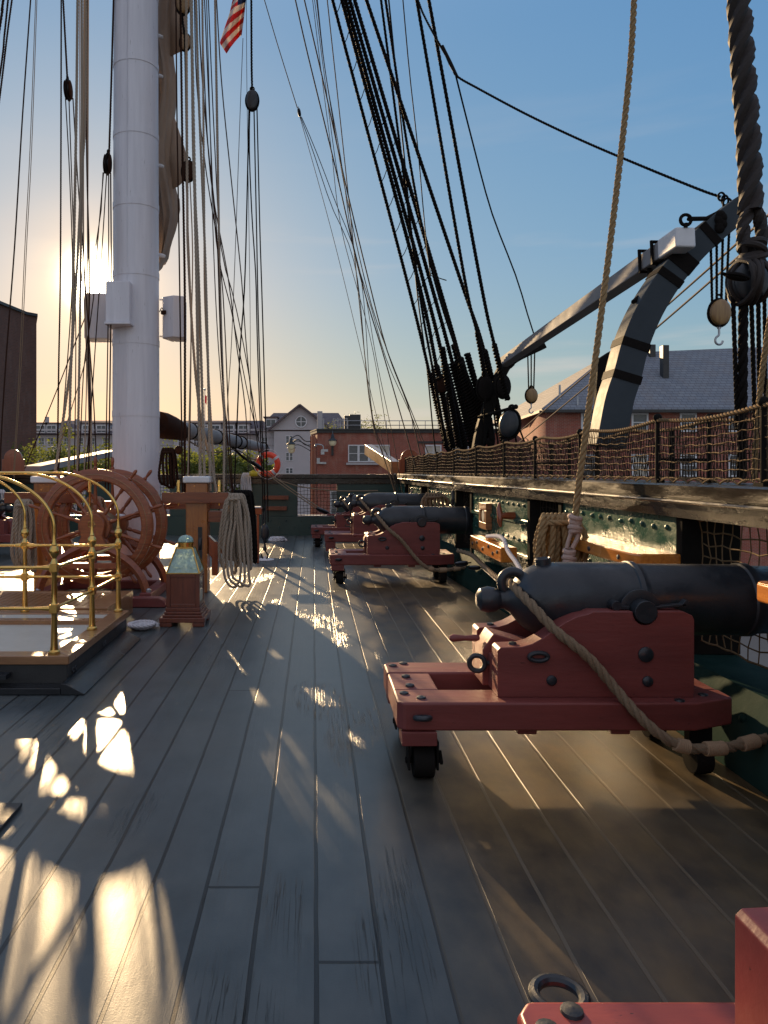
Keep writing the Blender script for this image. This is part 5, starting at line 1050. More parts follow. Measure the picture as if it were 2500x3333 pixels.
# stays to the davit
L += [
 ('davit_stay', 'long black stay sweeping across the blue sky to the chain on the davit', 'tar', 3.8, [(1345, -40, 9.6), (1385, 60, 9.4), (1467, 208, 9.2), (1487, 247, 9.1), (1560, 290, 9), (1720, 375, 8.7), (1900, 460, 8.3), (2100, 545, 7.8), (2280, 618, 7.45), (2345, 640, 7.3)], 'stays of the davits'),
 ('davit_stay', 'thinner black stay branching down to the grey boat boom', 'tar', 2.5, [(1484, 247, 9.1), (1530, 430, 9.8), (1600, 690, 10.8), (1680, 900, 11.5), (1725, 1050, 12), (1737, 1085, 12.1)], 'stays of the davits'),
]
for i, (nm, lab, mt, px, pts, grp) in enumerate(L): line(nm, lab, mt, px, pts, 'rope', grp)
m = MB()
for i, (x, y) in enumerate([(2348, 640), (2360, 652), (2368, 664)]): m.torus(P(x, y, 7.28), .032+.006*i, .010, (1, .3*i, .3) if i == 1 else (0, 1, 0), 16, 6, sc=(1, 1.25))
m.tube([P(1440, 150, 9.3), P(1467, 208, 9.2), P(1487, 247, 9.1)], [.02, .026, .018], 8)
tag(obj('stay_chain', m, M['tar']), 'short iron chain joining the stay to the tip of the curved davit', 'chain')
block(P(222, 293, 10.3), .135, M['tarb'], 'brown pulley block hanging at the top left, above the sun', (-.05, 0, 1), sheaves=2)
block(P(350, 534, 10.25), .135, M['tarb'], 'brown pulley block against the left edge of the mast', (.05, 0, 1), sheaves=2)
block(P(821, 328, 13.1), .17, M['iron'], 'black pulley block hanging right of the flag', (0, 0, 1), sheaves=2)
block(P(974, 366, 13.5), .075, M['iron'], 'small round black block hanging against open blue sky', (-.2, 0, 1))
block(P(613, 558, 10.4), .14, M['tarb'], 'dark block at the edge of the furled sail, lowest of three', (0, 0, 1)); block(P(603, 138, 10.5), .12, M['block'], 'glossy brown block at the edge of the furled sail, middle of three', (0, 0, 1)); block(P(597, 10, 10.5), .16, M['block'], 'dark brown block beside the furled sail, cut by the top of the photo', (0, 0, 1))

# ------------------------------------------------------------------ quarter davits and boat boom
def sweep_rect(m, pts, w, h):           # section: h in the curve's own x-z plane, w along y
    pts = [V(p) for p in pts]; n = len(pts); vs = []
    for i in range(n):
        t = (pts[min(i+1, n-1)]-pts[max(i-1, 0)]).normalized(); u = V((-t.z, 0, t.x)); hh = (h[i] if isinstance(h, list) else h)/2
        for a, b in ((-1, -1), (1, -1), (1, 1), (-1, 1)): vs.append(pts[i]+u*hh*a+V((0, w/2*b, 0)))
    fs = [(0, 1, 2, 3), tuple(range(4*n-1, 4*n-5, -1))]
    for i in range(n-1):
        for k in range(4): fs.append((i*4+k, i*4+4+k, i*4+4+(k+1) % 4, i*4+(k+1) % 4))
    m.add(vs, fs)
def z6(a, b, Y): return P(1600+a/1.8433, 500+b/1.8433, Y)
YD = 7.25
dv = thing('quarter_davit', 'thick curved grey davit rising outside the netting with iron straps', 'davit', tuple(z6(690, 1700, YD)))
cl = resample([z6(690, 1760, YD), z6(735, 1500, YD), z6(785, 1340, YD), z6(835, 1150, YD), z6(915, 960, YD), z6(1025, 780, YD), z6(1150, 625, YD), z6(1290, 490, YD), z6(1485, 335, YD)], .08)
nn = len(cl); m = MB(); sweep_rect(m, cl, .26, [.29-.06*i/nn for i in range(nn)]); obj('arm', m, M['grey'], dv, bevel=.012)
for f in (.345, .245, .60, .66, .70, .80):
    i = int(nn*f); m = MB(); sweep_rect(m, cl[i:i+2] if f > .5 else cl[i:i+2], .275, .30-.06*f); obj('strap', m, M['tar'], dv)
bm = thing('boat_boom', 'long pale grey square spar slung between the two davits', 'spar', tuple(z6(1140, 540, 6.95)))
a, b = z6(1165, 500, 6.95), z6(70, 1255, 12.4); m = MB(); dd = b-a; u = V((dd.y, -dd.x, 0)).normalized(); n_ = u.cross(dd).normalized(); w = .088
m.add([a+u*w*i+n_*w*j for i, j in ((-1, -1), (1, -1), (1, 1), (-1, 1))]+[b+u*w*.9*i+n_*w*.8*j for i, j in ((-1, -1), (1, -1), (1, 1), (-1, 1))], [(3, 2, 1, 0), (4, 5, 6, 7), (0, 1, 5, 4), (1, 2, 6, 5), (2, 3, 7, 6), (3, 0, 4, 7)])
bmo = obj('spar', m, M['pale'], bm, bevel=.012); m = MB(); m.obox(a+dd*.030, dd*.031, u*.098, n_*.098); obj('end_cap', m, M['whitetrim'], bm, bevel=.02)
bmo.data.polygons.foreach_set('use_smooth', [False]*len(bmo.data.polygons))
m = MB(); m.torus(a+V((0, 0, .16)), .05, .016, (0, 1, 0), 18, 8); m.tube([a+V((.03, 0, .17)), z6(1290, 390, 7.15), z6(1380, 345, 7.2)], .022, 8); m.cyl(a+V((0, 0, .09)), a+V((0, 0, .13)), .02, n=8); obj('sling', m, M['tar'], bm)
m = MB()
for f in (.075, .12): c = a+dd*f; m.tube([c+u*x*.110+n_*y*.110 for x, y in ((-1, -1), (1, -1), (1, 1), (-1, 1))], .022, 6, closed=True)
m.tube([a+dd*.12+n_*.12, a+dd*.10+V((-.06, 0, -.3)), z6(850, 890, 7.2)], .022, 8); obj('lashing', m, M['tar'], bm)
dv2 = thing('quarter_davit', 'far curved grey davit behind the shroud feet, carrying the foot of the boat boom', 'davit', tuple(z6(-250, 1700, 12.6)))
cl2 = resample([V((2.7, 12.6, 1.2)), V((2.85, 12.6, 2.2)), V((3.02, 12.6, 2.75)), z6(60, 1310, 12.6), z6(130, 1230, 12.6), z6(310, 1140, 12.6)], .08); m = MB(); sweep_rect(m, cl2, .18, .18); obj('arm', m, M['post'], dv2, bevel=.012)
m = MB(); i = int(len(cl2)*.75); sweep_rect(m, cl2[i:i+2], .20, .20); obj('strap', m, M['tar'], dv2)
def tackle(top, low, size, n, label, mat=M['block']):
    t = block(low, size, mat, label, (0, 0, 1), sheaves=2, hook=True, wide=.80); m = MB()
    for i in range(n):
        x = (i-(n-1)/2)*size*.36; ropegeo(m, [V(top)+V((x*1.4, 0, 0)), V(low)+V((x, 0, size*.7))], size*.10, size > .1)
    obj('falls', m, M['tar'], t); return t
c = z6(1365, 955, YD); tackle(z6(1370, 420, YD), c, .125, 4, 'varnished two-sheaved boat block with a hook below the curved davit'); 
m = MB(); 
for i in range(7): m.ball(z6(1375+10*math.sin(i*2), 370+i*13, YD-.14), .05, 8, (1, .6, 1))
obj('lashing', m, M['tar'], dv)
tackle(z6(238, 1180, 12.6), z6(238, 1452, 12.6), .12, 3, 'small pale boat block hooked under the foot of the boom')
for k, (a, b) in enumerate(((((2540, 665), (1685, 1410))), (((2540, 715), (1690, 1440))))):
    line('mooring_line', ['upper pale rope slanting behind the curved davit', 'lower pale rope slanting behind the curved davit'][k], 'manilad', 2.6, [(a[0], a[1], 9), ((a[0]+b[0])/2-20, (a[1]+b[1])/2+25, 14), (b[0], b[1], 24)], 'rope', 'pale ropes behind the davit', strands=True)
# black sail cover hung behind the davit
m = MB(); q = [z6(620, 1240, 8.2), z6(690, 1195, 8.2), z6(740, 1170, 8.2), z6(740, 1700, 8.2), z6(600, 1700, 8.2)]; m.prism([(p.x, p.z) for p in q], 8.1, 8.2); tag(obj('tarpaulin', m, M['tar'], bevel=.02), 'black cloth hanging behind the lower part of the curved davit', 'tarpaulin')

# great cable and its block at the right edge
gc = thing('main_backstay', 'very thick brown black laid cable splitting over a block at the right edge', 'cable', tuple(P(2430, 900, 4.75)))
m = MB(); ropegeo(m, [P(2340, -1000, 5.05), P(2402, -60, 4.9), P(2418, 200, 4.87), P(2438, 480, 4.83), P(2444, 690, 4.8)], .074); ropegeo(m, [P(2444, 655, 4.8), P(2420, 740, 4.78), P(2424, 800, 4.78), P(2450, 840, 4.8)], .042); ropegeo(m, [P(2448, 655, 4.8), P(2478, 735, 4.8), P(2474, 800, 4.8), P(2440, 860, 4.8)], .042)
for i in range(7): m.torus(P(2448, 800+i*13, 4.78), .068+.01*math.sin(i*2.4), .022, (.5*math.sin(i*1.9), .3*math.cos(i*1.3), 1), 18, 8)
obj('cable', m, M['cable'], gc)
m = MB(); c_ = P(2434, 918, 4.78)
for i in range(6): m.torus(c_+V((.045*math.sin(i*2), 0, .0)), .128+.003*i, .016, (1, .30*math.sin(i*1.3), .18*math.sin(i*.9)), 26, 8)
obj('lashing', m, M['cable'], gc)
block(P(2434, 918, 4.78), .130, M['iron'], 'big black two-sheaved block held by the great cable at the right edge', (0, 0, 1), sheaves=2, wide=.85, strop=M['cable'])
for k, (x0, y0, x1, y1, r) in enumerate(((2386, 960, 2400, 1400, 7), (2420, 970, 2414, 1560, 15), (2446, 990, 2458, 1400, 7), (2468, 980, 2474, 1400, 7), (2488, 960, 2492, 1400, 6))):
    line('block_fall', ['leftmost rope under the big block', 'thick black served rope under the big block', 'third rope under the big block', 'fourth rope under the big block', 'rightmost rope under the big block'][k], 'tar', r, [(x0, y0, 4.8), ((x0+x1)/2, (y0+y1)/2, 4.85), (x1, y1, 4.9)], 'rope', 'falls of the great block')
for k, pts in enumerate(([(2530, 900, 4.3), (2500, 1080, 4.35), (2478, 1240, 4.4), (2462, 1420, 4.45), (2455, 1560, 4.5)], [(2530, 1120, 4.3), (2505, 1250, 4.35), (2494, 1420, 4.4), (2490, 1560, 4.5)])):
    line('halyard', ['golden rope crossing the netting at the right edge, left of two', 'golden rope at the very right edge of the photo, right of two'][k], 'manila', [9, 8][k], pts, 'rope', 'golden ropes at the right edge')
block(P(2398, 900, 4.6), .07, M['tar'], 'knobbly black toggle sticking out left of the great block', (-1, 0, .2), wide=.5)

# ------------------------------------------------------------------ buildings ashore
def window(par, c, w, h, u, n, cols=2, rows=2, fr=.09, mat=None, pane=None, depth=.06, name='window'):
    c, u, n = V(c), V(u).normalized(), V(n).normalized(); z = V((0, 0, 1)); m = MB()
    m.obox(c+u*(w/2-fr/2)+n*depth/2, u*fr/2, n*depth/2, z*h/2); m.obox(c-u*(w/2-fr/2)+n*depth/2, u*fr/2, n*depth/2, z*h/2)
    m.obox(c+z*(h/2-fr/2)+n*depth/2, u*(w/2-fr), n*depth/2, z*fr/2); m.obox(c-z*(h/2-fr/2)+n*(depth/2+.02), u*(w/2-fr), n*(depth/2+.02), z*fr/2)
    for i in range(1, cols): m.obox(c+u*(-w/2+w*i/cols)+n*depth*.4, u*fr*.25, n*depth*.4, z*(h/2-fr))
    for i in range(1, rows): m.obox(c+z*(-h/2+h*i/rows)+n*depth*.35, u*(w/2-fr), n*depth*.35, z*fr*.25)
    f = obj(name, m, mat or M['whitetrim'], par); m = MB(); m.obox(c+n*.012, u*(w/2-fr*.9), n*.012, z*(h/2-fr*.9)); obj('pane', m, pane or M['glass'], f); return f
# old brick tower at the left
t = thing('brick_tower', 'tall dark old brick building cut off by the left edge', 'building', (-19, 48, -6))
A = P(119, 0, 49.2); B = P(85, 0, 48.6); C = P(0, 0, 45.6); D = P(-330, 0, 36)
zt = P(0, 1029, 49).z
m = MB(); ft = [(A.x, A.y), (B.x, B.y), (C.x, C.y), (D.x, D.y), (D.x-20, D.y+6), (-40, 66), (-23.6, 62)]; m.prismz(ft, -6, zt); obj('wall', m, M['brickd'], t)
m = MB(); m.prismz([(A.x+.12, A.y-.1), (B.x+.1, B.y-.15), (C.x+.15, C.y-.1), (D.x, D.y-.2), (D.x-20, D.y+6), (-40, 66), (-23.6, 62)], zt+.002, zt+.18); obj('coping', m, M['dark'], t)
# long grey residence
t = thing('residence', 'long grey stucco residence with dark dormered roof and a central gable', 'building', (-30, 120, -6)); Y = 118.0
def X(x, y_=None): return (x-CX)*(Y if y_ is None else y_)/F
def Z(y, y_=None): return EYE-(y-CY)*(Y if y_ is None else y_)/F
U = (1, 0, 0); N = (0, -1, 0)
m = MB(); m.box(X(100), X(846), Y, Y+14, -6, Z(1416)); m.box(X(846), X(1110), Y-1.5, Y+14, -6, Z(1402)); m.box(X(570), X(655), Y-1, Y-.002, -6, Z(1424)) ; obj('wall', m, M['stone'], t)
m = MB()
for y_ in (1424, 1487, 1506, 1448): m.box(X(100), X(1040), Y-1.66, Y-1.502, Z(y_)-.12, Z(y_)+.12) if 0 else (m.box(X(100), X(845), Y-.12, Y-.003, Z(y_)-.1, Z(y_)+.1), m.box(X(846), X(1110), Y-1.62, Y-1.503, Z(y_)-.1, Z(y_)+.1))
m.box(X(95), X(1112), Y-1.9, Y-1.51, Z(1404), Z(1398)); obj('string_course', m, M['stone'], t)
m = MB(); yy0, yy1 = Y-.8, Y+15; ze = Z(1414); zr = Z(1369, Y+5)
m.add([(X(95), yy0, ze), (X(850), yy0, ze), (X(850), yy1, ze), (X(95), yy1, ze), (X(180), Y+5, zr), (X(850), Y+5, zr), (X(850), Y+9, zr), (X(180), Y+9, zr)], [(0, 1, 5, 4), (3, 0, 4, 7), (4, 5, 6, 7), (2, 3, 7, 6), (1, 2, 6, 5), (0, 3, 2, 1)])
ze = Z(1400); zr = Z(1344, Y+5)
m.add([(X(838), yy0-1.2, ze), (X(1140), yy0-1.2, ze), (X(1140), yy1, ze), (X(838), yy1, ze), (X(885), Y+5, zr), (X(1105), Y+5, zr), (X(1105), Y+9, zr), (X(885), Y+9, zr)], [(0, 1, 5, 4), (3, 0, 4, 7), (4, 5, 6, 7), (2, 3, 7, 6), (1, 2, 6, 5), (0, 3, 2, 1)])
obj('roof', m, M['roofd'], t)
m = MB(); gy = Y-3; m.prism([(X(879, gy), Z(1399, gy)), (X(1074, gy), Z(1399, gy)), (X(976, gy), Z(1322, gy))], gy, Y+4); m.box(X(892, gy), X(1060, gy), gy, Y-1.6, -6, Z(1404, gy)); gb = obj('gable', m, M['stone'], t)
m = MB()
for sx, x0, x1 in ((-1, 872, 976), (1, 1082, 976)):
    a, b = V((X(x0, gy), gy-.4, Z(1401, gy))), V((X(x1, gy), gy-.4, Z(1318, gy))); d_ = b-a; u_ = V((0, 1, 0)); n2 = d_.cross(u_).normalized(); m.obox((a+b)/2+V((0, 3.6, 0)), d_/2, u_*4, n2*.14)
obj('gable_roof', m, M['roofd'], t)
m = MB(); m.torus((X(980, gy), gy-.08, Z(1373, gy)), .86, .09, (0, 1, 0), 32, 8); m.box(X(980, gy)-.05, X(980, gy)+.05, gy-.1, gy-.04, Z(1373, gy)-.84, Z(1373, gy)+.84); m.box(X(980, gy)-.84, X(980, gy)+.84, gy-.11, gy-.05, Z(1373, gy)-.05, Z(1373, gy)+.05); f = obj('round_window', m, M['whitetrim'], gb)
m = MB(); m.lathe([(.84, 0), (.84, .03)], (X(980, gy), gy-.04, Z(1373, gy)), (0, 1, 0), 32); obj('pane', m, M['glass'], f)
for x, w in ((936, 1.15), (948, 1.15)):
    for y in (1432, 1486, 1532): window(t, (X(x, gy), gy-.002, Z(y, gy)), .55, 1.35 if y < 1530 else .9, U, N, 1, 2, .07)
for x in (1012,):
    for y in (1432, 1486): window(t, (X(x, gy), gy-.002, Z(y, gy)), .5, 1.35, U, N, 1, 2, .07)
for x in (135, 165, 218, 262, 300, 345, 590, 640, 690, 740, 790, 862):
    yq = Y-1.5 if x > 846 else (Y-1 if 570 < x < 655 else Y)
    for y in (1438, 1492): window(t, (X(x, yq), yq-.002, Z(y, yq)), 1.05, 1.55, U, N, 2, 2, .10)
for x in (132, 168, 285, 330, 560, 610, 660, 700, 745, 792, 882):
    yq = Y-.4 if x < 846 else Y-2; zc = Z(1396, yq) if x < 846 else Z(1377, yq); w = 1.0; m = MB()
    m.box(X(x, yq)-w, X(x, yq)+w, yq, yq+3, zc-.8, zc+.85); dm = obj('dormer', m, M['stone'], t)
    m = MB(); m.box(X(x, yq)-w-.2, X(x, yq)+w+.2, yq-.25, yq+3.2, zc+.851, zc+1.02); obj('dormer_roof', m, M['roofd'], dm)
    window(dm, (X(x, yq), yq-.002, zc), 1.6, 1.25, U, N, 2, 1, .12)
for x, y0, w in ((129, 1352, 8), (232, 1360, 9), (205, 1366, 12)):
    m = MB(); m.box(X(x)-.25, X(x)+.25, Y+3, Y+3.6, Z(1380), Z(y0)); obj('chimney', m, M['stone'], t)
# red brick flat roofed building
t = thing('brick_office', 'red brick building with flat roof, white windows and rooftop railing behind the stern', 'building', (8, 55, -6)); Y = 52.0
m = MB(); m.prismz([(X(1033), Y), (X(1700), Y), (X(1700), Y+14), (X(1012, Y+3.0), Y+3.0)], -6, Z(1409)); obj('wall', m, M['brick'], t)
m = MB(); m.prismz([(X(1031), Y-.15), (X(1705), Y-.15), (X(1700), Y+14.1), (X(1010, Y+3.1), Y+3.0)], Z(1409)+.002, Z(1400)); m.prismz([(X(1030), Y-.25), (X(1705), Y-.25), (X(1700), Y+14.1), (X(1009, Y+3.1), Y+3.0)], Z(1400)+.002, Z(1396)); obj('parapet', m, M['dark'], t)
m = MB(); q = (V((X(1012, Y+3), Y+3, 0))-V((X(1033), Y, 0)))
for f, w in ((.15, .12), (.45, .16), (.75, .10)):
    c = V((X(1033), Y, 0))+q*f+V((-.12, -.04, 0)); m.box(c.x-w/2, c.x+w/2, c.y-.06, c.y+.06, -6, Z(1415))
obj('downpipe', m, M['brown'], t)
for i, x in enumerate((1150, 1184, 1218, 1252)):
    window(t, (X(x), Y-.002, Z(1476)), .73, 1.22, U, N, 1, 2, .07, pane=M['glass'] if i < 2 else M['curtain'])
m = MB(); m.box(X(1127), X(1275), Y-.22, Y-.003, Z(1513), Z(1506)); m.box(X(1128), X(1275), Y-.03, Y-.004, Z(1507), Z(1448)) if 0 else None; obj('sill', m, M['stone'], t)
window(t, (X(1410), Y-.002, Z(1472)), 1.15, 1.05, U, N, 2, 2, .09, pane=M['curtain']); window(t, (X(1500), Y-.002, Z(1472)), 1.15, 1.05, U, N, 2, 2, .09)
window(t, (X(1088), Y-.002, Z(1640)), .6, 1.9, U, N, 1, 3, .09); 
m = MB(); m.box(X(1360), X(1450), Y-.08, Y-.005, Z(1443), Z(1436)); obj('lintel', m, M['dark'], t)
m = MB()
for z_ in (Z(1365), Z(1380)): m.tube([V((X(x, Y+1.5), Y+1.5, z_)) for x in (1085, 1240, 1400, 1560)], .03, 5)
for x in range(1090, 1560, 42): m.cyl((X(x, Y+1.5), Y+1.5, Z(1396)), (X(x, Y+1.5), Y+1.5, Z(1365)), .03, n=6)
for x in (1085, 1100, 1108, 1118, 1130): m.cyl((X(x, Y+1), Y+1, Z(1397)), (X(x, Y+1), Y+1, Z(1358)), .035, n=6)
m.tube([V((X(1085, Y+1), Y+1, Z(1360))), V((X(1110, Y+1), Y+1, Z(1366))), V((X(1130, Y+1), Y+1, Z(1358)))], .03, 5); obj('roof_railing', m, M['steel'], t)
m = MB(); m.box(X(1143), X(1180), Y+2, Y+2.8, Z(1399), Z(1342)); m.box(X(1144)-.4, X(1143)-.002, Y+2, Y+2.8, Z(1399), Z(1346)); obj('roof_unit', m, M['dark'], t, bevel=.02)
m = MB(); m.box(X(1033), X(1050), Y+.6, Y+1.2, Z(1399), Z(1336)); m.box(X(1050)+.003, X(1056), Y+.7, Y+1.1, Z(1399), Z(1360)); obj('chimney', m, M['stone'], t, bevel=.02)
m = MB(); m.add([(X(1150), Y+.5, Z(1399)), (X(1240), Y+.5, Z(1399)), (X(1235), Y+4, Z(1399)), (X(1160), Y+4, Z(1399)), (X(1165), Y+2.9, Z(1386)), (X(1200), Y+2.9, Z(1386))], [(0, 1, 5, 4), (1, 2, 5), (2, 3, 4, 5), (3, 0, 4), (3, 2, 1, 0)]); obj('skylight', m, M['pale'], t)
# red brick house with slate roof at the right
t = thing('slate_roofed_house', 'red brick house with a large grey slate hip roof at the right', 'building', (20, 42, -6)); Y = 40.0
E0 = V((X(1690, 47), 47, Z(1357, 47))); E1 = V((X(1763), Y, Z(1330))); E2 = V((X(2900), Y, Z(1330)))
m = MB(); m.prismz([(E1.x+.35, Y+.4), (E2.x, Y+.4), (E2.x, Y+14), (E0.x+.6, Y+14), (E0.x+.6, 47), (E1.x+.35-.2, Y+1.2)], -6, E1.z-.02); obj('wall', m, M['brick'], t)
R0 = V((X(1985, 46), 46, Z(1150, 46))); R1 = V((X(2900, 46), 46, Z(1112, 46))); pk = V((X(1942, 50), 50, Z(1155, 50)))
ze = E1.z
m = MB(); m.add([E1, E2, R1, R0, E1-V((0, 0, .12)), E2-V((0, 0, .12))], [(0, 1, 2, 3), (4, 5, 1, 0)]); m.add([E2, V((E2.x, 54, ze)), R1], [(0, 1, 2)]); m.add([R0, R1, V((E2.x, 54, ze)), V((E0.x, 56, ze))], [(0, 1, 2, 3)]); rf = obj('roof', m, M['slate'], t, sharp=10)
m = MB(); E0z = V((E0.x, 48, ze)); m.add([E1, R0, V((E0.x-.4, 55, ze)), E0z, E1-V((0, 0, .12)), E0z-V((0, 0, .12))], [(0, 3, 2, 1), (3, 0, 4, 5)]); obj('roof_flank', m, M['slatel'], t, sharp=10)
m = MB(); m.obox((E1+E2)/2+V((0, -.06, -.14)), (E2-E1)/2, V((0, .07, 0)), V((0, 0, .07))); m.obox((E1+E0z)/2+V((-.06, 0, -.16)), (E0z-E1)/2, V((.07, 0, 0)), V((0, 0, .06))); obj('gutter', m, M['dark'], t)
def on_roof(x, y):   # depth on the front slope for a pixel
    f = (1330-y)/(1330-1145); return P(x, y, 40+6*f)
for k, (x0, x1, yt, yb) in enumerate(((2152, 2172, 1125, 1240), (2110, 2129, 1123, 1160))):
    c = on_roof((x0+x1)/2, yb); w = (x1-x0)*c.y/F/2; m = MB(); m.box(c.x-w, c.x+w, c.y-.25, c.y+.2, c.z-.3, P(0, yt, c.y).z); 
    if k == 0: m.box(c.x-w*2.6, c.x+w*2.6, c.y-.35, c.y+.5, c.z-.35, c.z+.02)
    obj('chimney', m, M['dark'], t, bevel=.03)
m = MB(); c = on_roof(1822, 1300); m.cyl(c, c+V((0, 0, .8)), .06, n=8); c = on_roof(1880, 1320); m.cyl(c, c+V((0, 0, .5)), .05, n=8); obj('vent_pipe', m, M['steel'], t)
for x in (1912, 2076, 2233, 2392):
    for y, h in ((1375, 1.0), (1515, 1.15), (1660, 1.1)): window(t, (X(x+6, Y+.4), Y+.398, Z(y, Y+.4)), .92, 1.25 if y > 1400 else 1.05, U, N, 1, 2, .10, pane=M['curtain'] if (x+y) % 3 == 0 else M['glass'])
for y in (1400, 1520): window(t, (E0.x+.59, 45.3, Z(y, 45)), .9, 1.3, (0, 1, 0), (-1, 0, 0), 1, 2, .10)

# wall lamps, camera, flagpole
def lamp(x, y, Yd, label, xw):
    c = P(x, y, Yd); t = thing('wall_lamp', label, 'lamp', tuple(c), 'lanterns on the brick building'); m = MB(); m.lathe([(.02, .62), (.05, .60), (.10, .5), (.12, .36), (.16, .25), (.30, .16), (.32, .12), (.0, .12)][::-1], c, (0, 0, 1), 20); obj('hood', m, M['grey'], t)
    m = MB(); m.lathe([(.24, .11), (.25, -.05), (.17, -.22), (.0, -.26)][::-1], c, (0, 0, 1), 20); obj('globe', m, M['lampglass'], t)
    m = MB(); w = P(xw, y, 52) if xw else c+V((0, .8, 0))
    if xw: m.tube(resample([c+V((.05, 0, .55)), c.lerp(w, .35)+V((0, 0, .75)), c.lerp(w, .7)+V((0, 0, .35)), w+V((0, 0, .35))], .15), .035, 6); m.tube(resample([c+V((.05, 0, .25)), c.lerp(w, .4)+V((0, 0, .35)), w+V((0, 0, -.1))], .15), .03, 6)
    else: m.tube([c+V((0, 0, .55)), c+V((0, .3, .8)), w+V((0, 0, .8))], .04, 6); m.box(c.x-.08, c.x+.08, w.y-.1, w.y, c.z-.9, c.z+.3)
    obj('arm', m, M['dark'], t)
lamp(948, 1452, 50.5, 'bell-shaped lantern on curved arms at the left corner of the brick building', 1012); lamp(949, 1464, 53.0, 'second lantern just behind and below the first at the brick corner', 1012); lamp(1083, 1440, 51.2, 'lantern hanging in front of the brick wall above the camera', 0)
c = P(1050, 1468, 51.4); m = MB(); m.tube(resample([P(1026, 1447, 51.8), P(1040, 1447, 51.5), P(1052, 1452, 51.4), P(1052, 1470, 51.4)], .1), .05, 8); m.box(c.x-.13, c.x+.13, c.y-.1, c.y+.1, c.z-.25, c.z+.05); m.box(c.x-.1, c.x+.38, c.y-.13, c.y+.05, c.z-.05, c.z+.12); m.ball(P(1027, 1452, 51.7), .1, 8)
tag(obj('security_camera', m, M['steel'], bevel=.01, org=tuple(c)), 'grey security camera on a bent pipe at the corner of the brick building', 'camera')
c = P(1052, 1507, 51.85); m = MB(); m.box(c.x-.22, c.x+.22, c.y-.04, c.y+.04, c.z-.07, c.z+.07); m.box(c.x-.45, c.x-.23, c.y-.06, c.y+.06, c.z-.05, c.z+.35); tag(obj('wall_cabinet', m, M['steel'], org=tuple(c)), 'small grey cabinet on the brick wall under the camera', 'cabinet')
c = P(667, 1400, 80); m = MB(); m.cyl((c.x, 80, -6), (c.x, 80, P(0, 1268, 80).z), .06, .04, n=8); m.ball((c.x, 80, P(0, 1268, 80).z), .12, 8); fp = tag(obj('flagpole', m, M['steel'], org=(c.x, 80, -6)), 'thin distant flagpole with a small limp flag between the rigging lines', 'flagpole')
m = MB(); m.prism([(c.x+.02, P(0, 1285, 80).z), (c.x+.22, P(0, 1290, 80).z), (c.x+.18, P(0, 1318, 80).z), (c.x+.02, P(0, 1310, 80).z)], 79.98, 80.02); obj('flag', m, M['fred'], fp)

# ------------------------------------------------------------------ trees
def tree(loc, h, cr, label, n=1500, seed=1, sp=.5, leaf=.10, squash=.8):
    rnd = random.Random(seed); t = thing('tree', label, 'tree', loc, 'trees on the quay'); x, y, z = loc; m = MB()
    m.tube([V((x, y, z)), V((x+.1, y, z+h*.35)), V((x-.05, y, z+h*.7))], [.16, .12, .05], 8)
    tips = []
    for i in range(9):
        a = rnd.uniform(0, 2*PI); q = V((x+cr*.7*math.cos(a), y+cr*.7*math.sin(a), z+h*rnd.uniform(.55, .95))); m.tube([V((x, y, z+h*rnd.uniform(.35, .6))), q], [.05, .015], 5); tips.append(q)
    obj('trunk', m, M['bark'], t); m = MB()
    cl = [(V((x, y, z+h-cr*.6))+V((rnd.gauss(0, 1)*cr*.42, rnd.gauss(0, 1)*cr*.42, rnd.gauss(0, 1)*cr*.42*squash)), cr*rnd.uniform(.18, .42)) for i in range(26)]
    for i in range(n):
        c, rr = rnd.choice(cl); p = c+V((rnd.gauss(0, 1), rnd.gauss(0, 1), rnd.gauss(0, 1)*squash))*rr*.5; s_ = leaf*rnd.uniform(.6, 1.4)
        a = V((rnd.gauss(0, 1), rnd.gauss(0, 1), rnd.gauss(0, 1))).normalized()*s_; b = a.cross(V((rnd.gauss(0, 1), rnd.gauss(0, 1), rnd.gauss(0, 1)))).normalized()*s_*.6
        m.add([p-a, p+b, p+a, p-b], [(0, 1, 2, 3)])
    obj('crown', m, M['leaf'], t)
for i, (x, yt, Yd, cr, lab) in enumerate([(150, 1462, 40, 1.7, 'leafy tree right of the brick tower'), (205, 1468, 42, 1.6, 'leafy tree behind the leftmost pale ropes'), (255, 1478, 44, 1.4, 'low tree behind the wheel ropes'), (345, 1485, 44, 1.5, 'low tree glimpsed left of the mast foot'),
        (600, 1462, 42, 1.5, 'tree just right of the mast below the boom'), (635, 1455, 46, 1.7, 'tallest tree right of the mast, under the boom'), (700, 1475, 44, 1.4, 'tree above the hank, right of the capped post'), (752, 1482, 42, 1.3, 'tree between the pale ropes and the boom end'), (808, 1492, 40, 1.1, 'small tree beside the life ring')]):
    z = P(0, yt, Yd).z; tree((P(x, 0, Yd).x, Yd, -6), z+6, cr*1.15, lab, 2600, i+3, leaf=.085)
tree((P(1150, 0, 75).x, 75, -6), P(0, 1358, 75).z+6, 2.6, 'thin spring tree rising behind the rooftop railing', 1100, 31, leaf=.08); tree((P(1215, 0, 75).x, 75, -6), P(0, 1366, 75).z+6, 2.2, 'bare low tree right behind the rooftop railing', 700, 32, leaf=.08)

